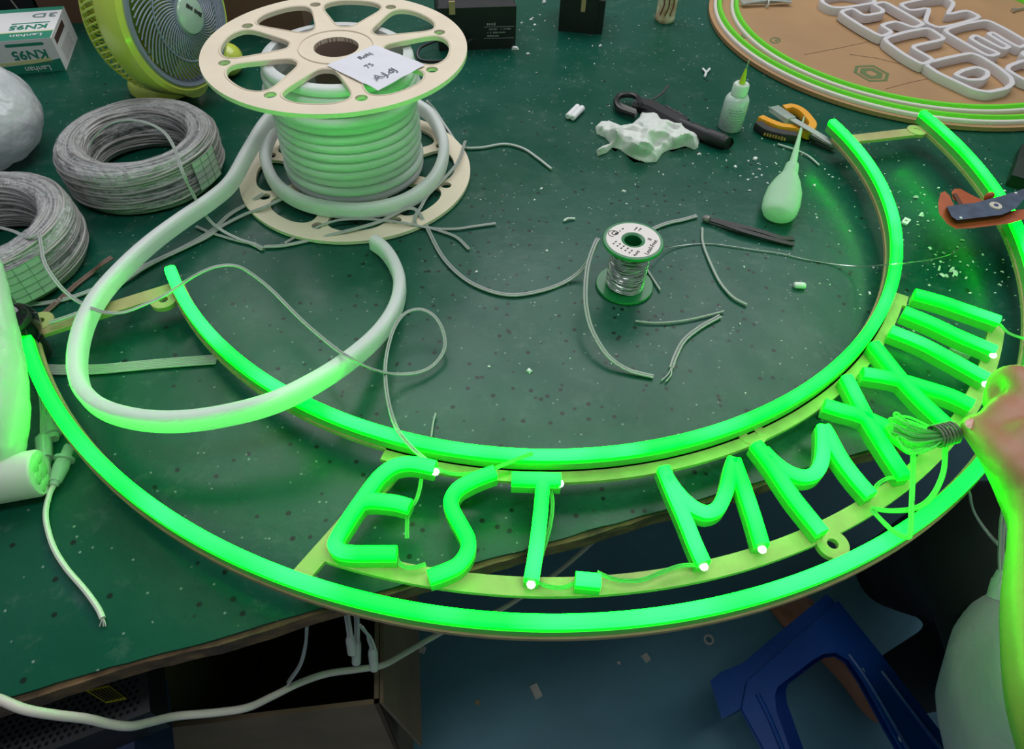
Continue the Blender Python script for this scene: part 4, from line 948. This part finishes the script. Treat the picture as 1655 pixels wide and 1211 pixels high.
PT = [(-.0036, -TH), (.0036, -TH), (.0042, -.004), (.0034, -.0008), (-.0034, -.0008), (-.0042, -.004)]
def outline(pts, closed=True, rnd=.25):
    q = L(c3(pts), DT+TH); out = []; N = len(q)
    for i in range(N):
        if not closed and i in (0, N-1): out.append(q[i]); continue
        a, b, c = q[i-1], q[i], q[(i+1) % N]
        out += [b.lerp(a, rnd), (b*2+b.lerp(a, rnd)+b.lerp(c, rnd))/4, b.lerp(c, rnd)]
    return out
WL = []
def white_letter(label, lines):
    mb = MB()
    for pts, cl in lines: mb.sweep(outline(pts, cl), PT, closed=cl)
    WL.append(1); mb.v = [q+Vector((0, 0, .0005*(len(WL) % 4))) for q in mb.v]
    o = mb.build('outline_letter', LW, rb, angle=50); o['label'] = label
white_letter('rounded D-shaped outline letter', [([(905, 475), (1080, 430), (1255, 395), (1330, 420), (1470, 505), (1560, 580), (1570, 625), (1525, 662), (1390, 690), (1280, 670), (1150, 610), (1010, 545)], True), ([(1135, 560), (1200, 525), (1300, 500), (1380, 530), (1385, 565), (1340, 595), (1240, 598)], True)])
white_letter('stepped outline letter', [([(590, 290), (760, 240), (935, 207), (1050, 280), (1040, 298), (830, 342), (820, 362), (980, 448), (890, 485), (740, 400)], True)])
white_letter('P-like outline letter', [([(265, 90), (365, 62), (450, 120), (590, 95), (590, 72), (515, 30), (610, 15), (750, 95), (905, 182), (825, 210), (690, 160), (575, 190), (665, 243), (580, 278), (420, 190)], True)])
white_letter('zigzag outline letter', [([(720, 25), (800, 75), (950, 52), (910, 160), (1015, 205), (1180, 170), (1335, 122), (1230, 70), (1075, 105), (1135, 15), (1060, -30), (880, -10)], True)])
white_letter('E-shaped outline letter', [([(1045, 225), (1210, 175), (1380, 145), (1520, 215), (1700, 320), (1625, 356), (1520, 300), (1425, 240), (1385, 252), (1480, 310), (1550, 348), (1500, 368), (1295, 258), (1250, 285), (1350, 345), (1475, 400), (1390, 422), (1210, 320)], True)])
white_letter('rounded outline letter cut by the right edge', [([(1540, 495), (1660, 450), (1800, 480), (1800, 640), (1660, 600), (1530, 525)], True)])
white_letter('outline letter cut by the right edge above', [([(1640, 400), (1720, 370), (1820, 410), (1800, 450), (1660, 425)], True)])
white_letter('outline letter cut by the top edge', [([(135, 10), (205, 48), (300, 52), (550, 12), (480, -30), (300, -60), (140, -30)], True)])
# printed marks on the board
GI = mat('green_stamp_ink', S(92, 110, 62), .7)
def px_plate(mb, loops, z0, z1): mb.plate(loops, z0, z1, fn=lambda x, y, z: P(x, y, z))
mb = MB()
hx = c3([(370, 545), (385, 495), (520, 490), (640, 555), (625, 610), (490, 615)])
cx_, cy_ = sum(p[0] for p in hx)/6, sum(p[1] for p in hx)/6
sc_ = lambda k: [(cx_+(x-cx_)*k, cy_+(y-cy_)*k) for x, y in hx]
px_plate(mb, [sc_(1.0), sc_(.80)], DT, DT+.0003); px_plate(mb, [sc_(.66), sc_(.30)], DT, DT+.0003)
mb.build('hexagon_stamp', GI, rb)
mb = MB()
for (x, y) in ((1253, 65), (1207, 57)):
    px_plate(mb, [[(x+9*math.cos(t), y+5*math.sin(t)) for t in [i*.314 for i in range(20)]], [(x+6.5*math.cos(t), y+3.4*math.sin(t)) for t in [i*.314 for i in range(20)]]], DT, DT+.0003); px_plate(mb, [[(x+2+3*math.cos(t), y+1.6*math.sin(t)) for t in [i*.628 for i in range(10)]]], DT, DT+.0003)
mb.build('round_stamps', GI, rb)
mb = MB()
for pts in ([(0, 412), (250, 365), (570, 295)], [(610, 672), (780, 625), (950, 590)], [(340, 410), (550, 440), (750, 490)]): mb.tube(L(c3(pts), DT+.0002), .0004, 4)
mb.build('pencil_lines', mat('pencil', S(120, 92, 66), .8), rb)
# twist-tied wire bundle and a screw on the board
tb = thing('tied_wire_bundle', 'white twist-tied bundle of wire on the round sign board', 'wire bundle', P(1235, 8, DT))
mb = MB(); random.seed(4)
for k in range(12):
    o1, o2 = random.uniform(-.008, .008), random.uniform(-.008, .008); a, b = P(1198, 4, DT+.006), P(1278, 2, DT+.006)
    mid = a.lerp(b, .5); sd = (b-a).normalized().cross(ez); mb.tube(smooth([a+sd*o1, mid+sd*o1*.35+ez*random.uniform(-.003, .004), b+sd*o2], 6), .0013, 5)
mb.build('wires', CLEARWIRE, tb); mb = MB(); c = P(1240, 5, DT+.006); mb.tube([c+Vector((0, .008*math.cos(t), .0065*math.sin(t))) for t in [i*.52 for i in range(12)]], .0013, 5, closed=True); mb.build('tie', WHITE_P, tb)
sc2 = thing('loose_screw', 'small silver screw on the sign board near the right edge', 'screw', P(1645, 15, DT))
mb = MB(); p, q = P(1636, 17, DT+.003), P(1662, 12, DT+.003); mb.tube([p, p.lerp(q, .15), p.lerp(q, .16), q], [.0038, .0038, .0018, .0014], 10); mb.build('shank', mat('screw_steel', (.6, .58, .52), .3, metal=.8), sc2)

# ================================================================== WIRES IN THE HAND AND HANGING AT RIGHT
hb = thing('held_wire_bundle', 'looped clear wires pinched in the hand over the second letter X', 'wire bundle', P(1500, 705, .05))
mb = MB(); random.seed(31)
for k in range(26):
    wv = random.uniform(-1, 1); zz_ = random.uniform(-.006, .006); end = random.uniform(-6, 6)
    a = (1438+abs(wv)*10+end, 692+wv*20); u1 = (1470, 704+wv*30); u2 = (1505, 708+wv*18)
    tie_ = (1530, 703+wv*6); hnd = (1572, 690+wv*8)
    mb.tube(smooth(L([(hnd[0], hnd[1], .064+zz_*.5), (tie_[0], tie_[1], .064+zz_*.4), (u2[0], u2[1], .062+zz_*.8), (u1[0], u1[1], .060+zz_), (a[0], a[1], .060+zz_), (a[0]+4, a[1]-5, .062+zz_), (u1[0]+6, 702+wv*14, .064+zz_), (u2[0]+4, 704+wv*9, .065+zz_*.6), (tie_[0]+6, 701+wv*5, .066+zz_*.4)]), 5), .0009, 5)
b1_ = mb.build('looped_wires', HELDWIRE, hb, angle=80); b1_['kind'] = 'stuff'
mb = MB(); c = P(1526, 702, .064); d = (P(1560, 693, .064)-P(1500, 708, .064)).normalized(); sd = d.cross(ez)
for k in range(6):
    cc = c+d*(k-2.5)*.0030; mb.tube([cc+sd*.0085*math.cos(t)+ez*.0075*math.sin(t) for t in [i*.449 for i in range(14)]], .0011, 5, closed=True)
mb.build('tie', mat('grey_tie', S(104, 112, 92), .5), hb)
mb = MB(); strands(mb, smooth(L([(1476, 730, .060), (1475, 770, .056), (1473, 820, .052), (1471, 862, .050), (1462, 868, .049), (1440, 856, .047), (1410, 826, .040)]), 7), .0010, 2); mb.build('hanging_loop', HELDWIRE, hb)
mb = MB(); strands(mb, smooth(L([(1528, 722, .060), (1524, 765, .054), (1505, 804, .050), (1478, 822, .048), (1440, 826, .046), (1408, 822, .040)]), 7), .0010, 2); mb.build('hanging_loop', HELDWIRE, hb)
for nm, lab_, pts, pa, pb in (('hanging_plug', 'clear plug on wires dangling left of the forearm', [(1636, 770, .02), (1628, 800, -.01), (1620, 850, -.03), (1618, 895, -.05), (1619, 925, -.06)], (1619, 922, -.06), (1608, 970, -.075)),
                              ('hanging_plug', 'second clear plug half hidden behind the forearm', [(1642, 770, .0), (1634, 815, -.04), (1630, 870, -.06), (1633, 920, -.08)], (1633, 912, -.08), (1634, 966, -.095))):
    t = thing(nm, lab_, 'plug', P(*pb)); mb = MB(); strands(mb, smooth(L(pts), 6), .0014, 2); mb.build('wires', CLEARWIRE, t)
    p, q = P(*pa), P(*pb); mb = MB(); mb.tube([p, p.lerp(q, .3), p.lerp(q, .35), p.lerp(q, .96), q], [.0035, .0052, .0062, .0068, .0056], 14); mb.build('plug', CLEARP, t)
mb = MB(); strands(mb, smooth(L([(1567, 796, .012), (1572, 822, -.01), (1585, 846, -.03), (1602, 868, -.045), (1617, 884, -.052)]), 6), .0010, 2); tag(mb.build('dangling_wire', CLEARWIRE, angle=80), 'thin clear wire dangling below the outer ring at right', 'wire')

# ================================================================== PERSON (right edge)
person = thing('person', 'person in a pale top reaching in from the right, hand holding clear wires', 'person', V(.60, .20, -T))
def chain(mb, pts, rad, n=14):
    """tapered limb: interpolated balls joined by a tube"""
    cp = smooth(pts, 6); rr = []
    for i in range(len(cp)):
        u = i/(len(cp)-1)*(len(rad)-1); k = min(int(u), len(rad)-2); rr.append(rad[k]+(rad[k+1]-rad[k])*(u-k))
    mb.tube(cp, rr, n); mb.ball(cp[0], rr[0], n, 8); mb.ball(cp[-1], rr[-1], n, 8)
def remesh(o, vox, it=4):
    r = o.modifiers.new('join', 'REMESH'); r.mode = 'VOXEL'; r.voxel_size = vox; r.use_smooth_shade = True
    s_ = o.modifiers.new('smooth', 'SMOOTH'); s_.factor = .5; s_.iterations = it
body = MB()
wr, el, shd = P(1702, 852, .078), P(1850, 1350, .115), V(.50, -.20, .24)
chain(body, [P(1668, 742, .082), wr, P(1722, 1000, .088), P(1762, 1150, .100), el], [.030, .0255, .033, .038, .040])
chain(body, [el, el.lerp(shd, .5), shd], [.040, .045, .055])
# palm
body.ball(P(1672, 700, .082), (.038, .036, .019), 18, 12); body.ball(P(1662, 752, .080), (.030, .030, .021), 18, 12)
chain(body, [P(1660, 778, .084), P(1632, 748, .088), P(1600, 716, .082), P(1574, 690, .073)], [.0185, .0155, .0125, .0098])       # thumb
chain(body, [P(1668, 660, .090), P(1648, 615, .092), P(1620, 617, .080), P(1606, 652, .069)], [.0125, .0115, .0102, .0085])       # index
chain(body, [P(1705, 662, .088), P(1700, 605, .088), P(1668, 606, .072), P(1650, 640, .062)], [.0125, .0115, .0104, .0088])       # middle
chain(body, [P(1738, 678, .084), P(1745, 622, .082), P(1712, 618, .066), P(1692, 650, .057)], [.0118, .0110, .0098, .0084])       # ring
chain(body, [P(1765, 705, .080), P(1780, 655, .076), P(1750, 645, .062), P(1730, 672, .055)], [.0105, .0096, .0086, .0074])       # little
ch, pv, nk, hd = V(.66, -.06, .16), P(1850, 1350, -.27), V(.70, -.05, .36), V(.70, -.02, .49)
bl = P(1818, 1136, -.15)
chain(body, [pv, bl, ch, nk], [.10, .10, .11, .05]); body.ball(hd, (.075, .09, .105), 20, 14); chain(body, [shd, ch+Vector((-.05, -.04, .07))], [.05, .07])
knee = V(.705, .345, -.25); ank = V(.625, .352, -.665); 
chain(body, [pv, pv.lerp(knee, .5), knee], [.08, .075, .058]); chain(body, [knee, knee.lerp(ank, .45), ank], [.055, .050, .036])
chain(body, [ank, V(.628, .345, -.715), V(.595, .395, -.705), V(.555, .462, -.718), V(.535, .500, -.728)], [.034, .033, .034, .034, .022])
kn2, an2 = P(1610, 900, -.22), P(1468, 922, -.64)
chain(body, [pv, pv.lerp(kn2, .5), kn2], [.08, .075, .058]); chain(body, [kn2, kn2.lerp(an2, .45), an2], [.055, .050, .036]); chain(body, [an2, an2+Vector((0, 0, -.05)), an2+Vector((-.01, .03, -.065))], [.034, .034, .032])
side = Vector((.85, .5, 0)).normalized()
for k, (a, b, r) in enumerate(((-.030, .038, .0135), (-.012, .040, .0098), (.003, .036, .0090), (.017, .030, .0085), (.030, .022, .0080))):
    o_ = V(.541, .492, -.733)+side*a; dr = Vector((-.5, .85, 0)).normalized()
    chain(body, [o_-dr*.02, o_, o_+dr*(b*.6), o_+dr*b+Vector((0, 0, -.003))], [.013, r, r, r*.85], 10)
bo = body.build('body', SKIN, person, angle=180); remesh(bo, .0035, 5)
# nails
mb = MB(); p = P(1571, 686, .0815); mb.ball(p, (.0062, .0050, .0016), 12, 6, M=Matrix.Rotation(.7, 3, 'Z')); mb.build('thumb_nail', mat('nail', S(214, 170, 150), .3), bo)
sh_ = MB(); chain(sh_, [pv+Vector((0, 0, -.02)), bl, ch, nk-Vector((0, 0, .05))], [.135, .121, .135, .075], 24); chain(sh_, [ch+Vector((-.03, -.06, .08)), shd, el.lerp(shd, .62)], [.085, .075, .062], 18)
so = sh_.build('shirt', mat('pale_shirt', S(214, 216, 210), .85, bump=(20, .3, .01)), person, angle=180); remesh(so, .008, 4)
tr_ = MB(); chain(tr_, [pv, pv.lerp(knee, .5), knee], [.115, .098, .078], 20); chain(tr_, [knee, knee.lerp(ank, .5), ank+Vector((.004, .0, .03))], [.074, .060, .047], 20)
chain(tr_, [pv, pv.lerp(kn2, .5), kn2], [.115, .098, .080], 20); chain(tr_, [kn2, kn2.lerp(an2, .5), an2, an2+Vector((-.004, .012, -.030))], [.086, .082, .074, .068], 20)  # second leg added and thickened to cover lit floor with dark
to = tr_.build('trousers', mat('black_trousers', (.008, .010, .009), .85), person, angle=180); remesh(to, .008, 3)

# ================================================================== UNDER THE BENCH
# tipped blue stool
ZS, ZF = -.44, -.664
BLUE = mat('blue_plastic', S(10, 66, 150), .35, var=(9, .12))
st = thing('blue_stool', 'blue plastic stool tipped on its side on the floor', 'stool', P(1330, 1110, ZF))
seat = [(1148, 1101), (1165, 1086), (1200, 1072), (1268, 1015), (1336, 960), (1352, 970), (1360, 1003), (1280, 1075), (1200, 1146), (1167, 1163)]
seat = [(x, y) for x, y in seat]
LEAN = P(1340, 1090, ZF)-P(1340, 1090, ZS); LEAN.z = 0
def lean(z): return LEAN*((ZS-z)/(ZS-ZF))
def prism_world(mb, px, zt, zb2):
    top = [P(x, y, zt) for x, y in px]; mb.plate([[(p.x, p.y) for p in top]], zb2, zt, fn=lambda x, y, z: V(x, y, z)+lean(z))
mb = MB(); prism_world(mb, [(1148, 1101), (1165, 1086), (1200, 1072), (1268, 1015), (1336, 960), (1350, 972), (1352, 990), (1285, 1046), (1215, 1108), (1205, 1140), (1167, 1163)], ZS+.001, ZF-.002); mb.build('seat', BLUE, st, angle=30)
legs_ = [(1197, 1148), (1205, 1105), (1265, 1050), (1340, 985), (1352, 974), (1425, 1065), (1545, 1222), (1600, 1300), (1505, 1300), (1450, 1205), (1395, 1105), (1370, 1068), (1350, 1056), (1330, 1058), (1310, 1070), (1275, 1097), (1255, 1112), (1250, 1125), (1252, 1150), (1290, 1260), (1305, 1310), (1268, 1310), (1232, 1211)]
for z1 in (ZS+.006, ZF+.004):
    mb = MB(); top = [P(x, y, ZS) for x, y in legs_]; k_ = lean(z1-.006); mb.plate([[(p.x+k_.x, p.y+k_.y) for p in top]], T+z1-.005, T+z1); mb.build('arched_side', BLUE, st, angle=30)
def wall_along(px, name='leg_web', t=.004, z0=ZF+.004, z1=ZS+.001):
    mb = MB(); pts = [P(x, y, ZS) for x, y in px]; mb.sweep([Vector((p.x, p.y, 0)) for p in pts], [(-t/2, T+z0), (t/2, T+z0), (t/2, T+z1), (-t/2, T+z1)]); mb.v = [q+lean(q.z-T) for q in mb.v]; mb.build(name, BLUE, st, angle=30)
wall_along([(1352, 978), (1425, 1069), (1545, 1226), (1598, 1298)], z0=-.51); wall_along([(1200, 1150), (1236, 1216), (1272, 1308)], z0=-.51)
wall_along([(1352, 978), (1425, 1069), (1545, 1226), (1598, 1298)], z1=-.60); wall_along([(1200, 1150), (1236, 1216), (1272, 1308)], z1=-.60)
for px in ([(1372, 1058), (1402, 1100), (1456, 1192), (1510, 1290)], [(1225, 1122), (1248, 1170), (1275, 1240), (1292, 1300)], [(1425, 1085), (1500, 1185), (1560, 1265)]): mb = MB(); mb.tube(smooth(L(px, ZS+.008), 5), .003, 6); mb.build('leg_rib', BLUE, st)
mb = MB(); mb.ball(P(1395, 1086, ZS+.008), (.0025, .005, .001), 8, 5); mb.build('scuff_mark', WHITE_P, st); mb = MB(); mb.ball(P(1455, 1193, ZS+.008), (.0025, .005, .001), 8, 5); mb.build('scuff_mark', WHITE_P, st)
# bits on the floor
for (x, y, s_, lab_) in ((866, 1118, .018, 'larger white offcut on the floor below the outer ring'), (1044, 1064, .014, 'pale scrap on the floor left of the blue stool'), (670, 1088, .015, 'square grey scrap on the floor beside the open carton'), (681, 1051, .014, 'grey scrap on the floor just above the square one'), (1145, 1035, .012, 'small ring-shaped scrap on the floor by the stool seat'), (1000, 1072, .006, 'tiny sliver on the floor near the pale scrap'), (772, 1136, .008, 'small brown crumb on the floor left of the white offcut')):
    c = P(x, y, -T); mb = MB()
    if 'ring-shaped' in lab_: mb.lathe([(.006, 0), (.009, .0), (.009, .004), (.006, .004)], 14, c, closed=True)
    else: mb.box(c+Vector((0, 0, s_*.22)), (s_*.8, s_*1.3 if s_ > .016 else s_, s_*.42), Matrix.Rotation(random.random()*1.5+.3, 3, 'Z'), taper=.85)
    tag(mb.build('floor_scrap', BOARD if 'brown' in lab_ else mat('scrap_grey', S(200, 196, 186), .7)), lab_, 'scrap', 'scraps on the floor')
# open cardboard carton
ob = thing('open_carton', 'open brown cardboard carton under the front edge of the bench', 'box', P(410, 1180, -T))
CB = mat('dusty_cardboard', S(128, 108, 84), .85, var=(14, .2))
za, zo = -.30, -T+.002
nl, nr = P(196, 1186, za), P(612, 1137, za); d = (nr-nl); d.z = 0; d.normalize(); nn = Vector((-d.y, d.x, 0)); DP = .30; tk = .005
def wallbox(a, b, nm, z0=zo, z1=za):
    dd = (b-a).normalized(); s_ = Vector((-dd.y, dd.x, 0))*tk
    mb = MB(); lo = lambda p: Vector((p.x, p.y, T+z0)); hi = lambda p: Vector((p.x, p.y, T+z1)); mb.hexa([lo(a), lo(b), lo(b+s_), lo(a+s_)], [hi(a), hi(b), hi(b+s_), hi(a+s_)]); mb.build(nm, CB, ob)
wallbox(nl, nr, 'near_wall'); wallbox(nr+nn*DP, nl+nn*DP, 'far_wall'); wallbox(nr, nr+nn*DP, 'side_wall'); wallbox(nl+nn*DP, nl, 'side_wall')
mb = MB(); mb.hexa(*[[Vector((p.x, p.y, T+z)) for p in (nl, nr, nr+nn*DP, nl+nn*DP)] for z in (zo-.001, zo+.004)]); mb.build('bottom', CB, ob)
# right flap standing out and down
mb = MB(); a, b = nr+d*.001, nr+nn*DP+d*.001
mb.hexa([a+Vector((0, 0, -.20))+d*.026, b+Vector((0, 0, -.20))+d*.026, b, a], [a+Vector((0, 0, -.20))+d*.030, b+Vector((0, 0, -.20))+d*.030, b+d*.004, a+d*.004]); mb.build('flap', CB, ob)
# power supply with perforated lid on two cartons
A_, B_, C_ = P(0, 1146, -.10), P(95, 1208, -.10), P(238, 1152, -.10)
e1 = (C_-B_); e2 = (A_-B_); e2 = e2-e1.normalized()*e2.dot(e1.normalized()); e1n, e2n = e1.normalized(), e2.normalized()
LX, LY, LZ = e1.length, max(.075, e2.length*1.2), .045
ps = thing('perforated_power_supply', 'black power supply with a perforated lid and yellow label under the bench', 'power supply', B_+e1*.5)
B_ = B_-e1n*.062; LX = e1.length+.064; LY = .085
fnp = lambda x, y, z: B_+e1n*x+e2n*y+ez*z
holes = []; hs = .0052; hr = .0016
lid = [(0, 0), (LX, 0), (LX, LY), (0, LY)]
hl = []
j = 0; y = .006
while y < LY-.006:
    x = .007+(j % 2)*hs/2
    while x < LX-.006:
        if not (LX*.34 < x < LX*.50 and j % 1 == 0 and False): hl.append((x, y))
        x += hs
    y += hs*.87; j += 1
mb = MB(); mb.plate([lid]+[circle2(x, y, hr, 6, .5) for x, y in hl], -.0012, 0, fn=fnp); mb.build('perforated_lid', mat('psu_metal', (.055, .058, .060), .45, metal=.4), ps, angle=30)
mb = MB(); mb.hexa([fnp(0, 0, -LZ), fnp(LX, 0, -LZ), fnp(LX, LY, -LZ), fnp(0, LY, -LZ)], [fnp(0, 0, -.0022), fnp(LX, 0, -.0022), fnp(LX, LY, -.0022), fnp(0, LY, -.0022)]); mb.build('case_body', BLACK_M, ps)
mb = MB(); mb.plate([[(P(*q, -.0995)-B_).dot(e1n) and ((P(*q, -.0995)-B_).dot(e1n), (P(*q, -.0995)-B_).dot(e2n)) for q in ((138, 1117), (176, 1108), (205, 1130), (172, 1137))]], .0002, .0007, fn=fnp); yl = mb.build('yellow_label', mat('yellow_label', S(196, 190, 40), .5), ps)
mb = MB(); ca = [P(*q, -.0985) for q in ((138, 1117), (176, 1108), (205, 1130), (172, 1137))]
for k in range(6):
    u = .12+.15*k; a, b = ca[0].lerp(ca[1], u), ca[3].lerp(ca[2], u); mb.tube([a.lerp(b, .1), a.lerp(b, .9)], .0005, 4)
mb.build('label_print', DARKINK, yl)
b2_ = fnp(LX*.5, LY*.5, -LZ-.001)
def carton(label, c, size, m, rz):
    t = thing('carton', label, 'box', (c.x, c.y, c.z-size[2])); mb = MB(); M3 = Matrix.Rotation(rz, 3, 'Z'); mb.box((c.x, c.y, c.z-size[2]/2), size, M3); mb.build('carton_body', m, t)
    mb = MB(); mb.box((c.x, c.y, c.z+.0004), (size[0]*.98, .03, .0008), M3); mb.build('tape', mat('dull_tape', S(110, 110, 110), .3), t)
rz = math.atan2(e1n.y, e1n.x)
carton('dark blue carton right under the perforated power supply', b2_+e1n*-.045-e2n*.02, (.16, .12, .10), mat('navy_card', S(24, 44, 78), .6), rz)
carton('grey carton on the floor under the dark blue carton', b2_+e1n*-.175+Vector((0, 0, -.102)), (.22, .22, b2_.z-.102-.001), mat('grey_card', S(120, 122, 130), .7), rz)
# white cable hanging below the bench edge
mb = MB(); cp = smooth([V(-.75, .20, .0036), V(-.60, .15, .0036), V(-.45, .118, .005)]+L([(-80, 1108, .013), (-20, 1126, .013), (0, 1131, .011), (40, 1147, .006), (90, 1156, -.006), (140, 1162, -.022), (180, 1171, -.040), (212, 1174, -.055), (245, 1167, -.074), (285, 1158, -.095), (350, 1152, -.115), (400, 1144, -.130), (440, 1126, -.150), (485, 1104, -.170), (530, 1089, -.190), (580, 1082, -.215), (620, 1075, -.235), (655, 1056, -.260), (700, 1030, -.290), (745, 1006, -.315), (800, 990, -.345), (850, 960, -.370), (905, 922, -.400), (965, 870, -.43), (1000, 835, -.45)]), 7)
mb.tube(cp, .0032, 8); tag(mb.build('white_cable', mat('white_cable', S(206, 200, 186), .5), angle=80), 'thick white cable hanging below the front edge of the bench', 'cable')
# plugs and tape strips dangling from the bench edge
dg = thing('dangling_plugs', 'clear plugs and wires dangling under the bench edge beside the carton', 'cable', P(570, 1050, -.20))
for pts, pa, pb in (([(560, 990, -.032), (564, 1015, -.05), (566, 1030, -.06)], (566, 1028, -.06), (569, 1056, -.075)), ([(576, 985, -.032), (577, 1020, -.06), (576, 1045, -.075)], (576, 1035, -.07), (576, 1072, -.09)), ([(584, 1012, -.032), (596, 1030, -.06), (604, 1050, -.08)], (602, 1048, -.08), (605, 1082, -.10))):
    mb = MB(); strands(mb, smooth(L(pts), 5), .0012, 2); mb.build('wires', CLEARWIRE, dg)
    p, q = P(*pa), P(*pb); mb = MB(); mb.tube([p, p.lerp(q, .2), q], [.0028, .004, .0036], 10); mb.build('plug', CLEARP, dg)
mb = MB(); strands(mb, smooth(L([(496, 1010, -.032), (494, 1040, -.07), (485, 1075, -.11), (465, 1105, -.15)]), 6), .0012, 2); mb.build('wires', CLEARWIRE, dg)
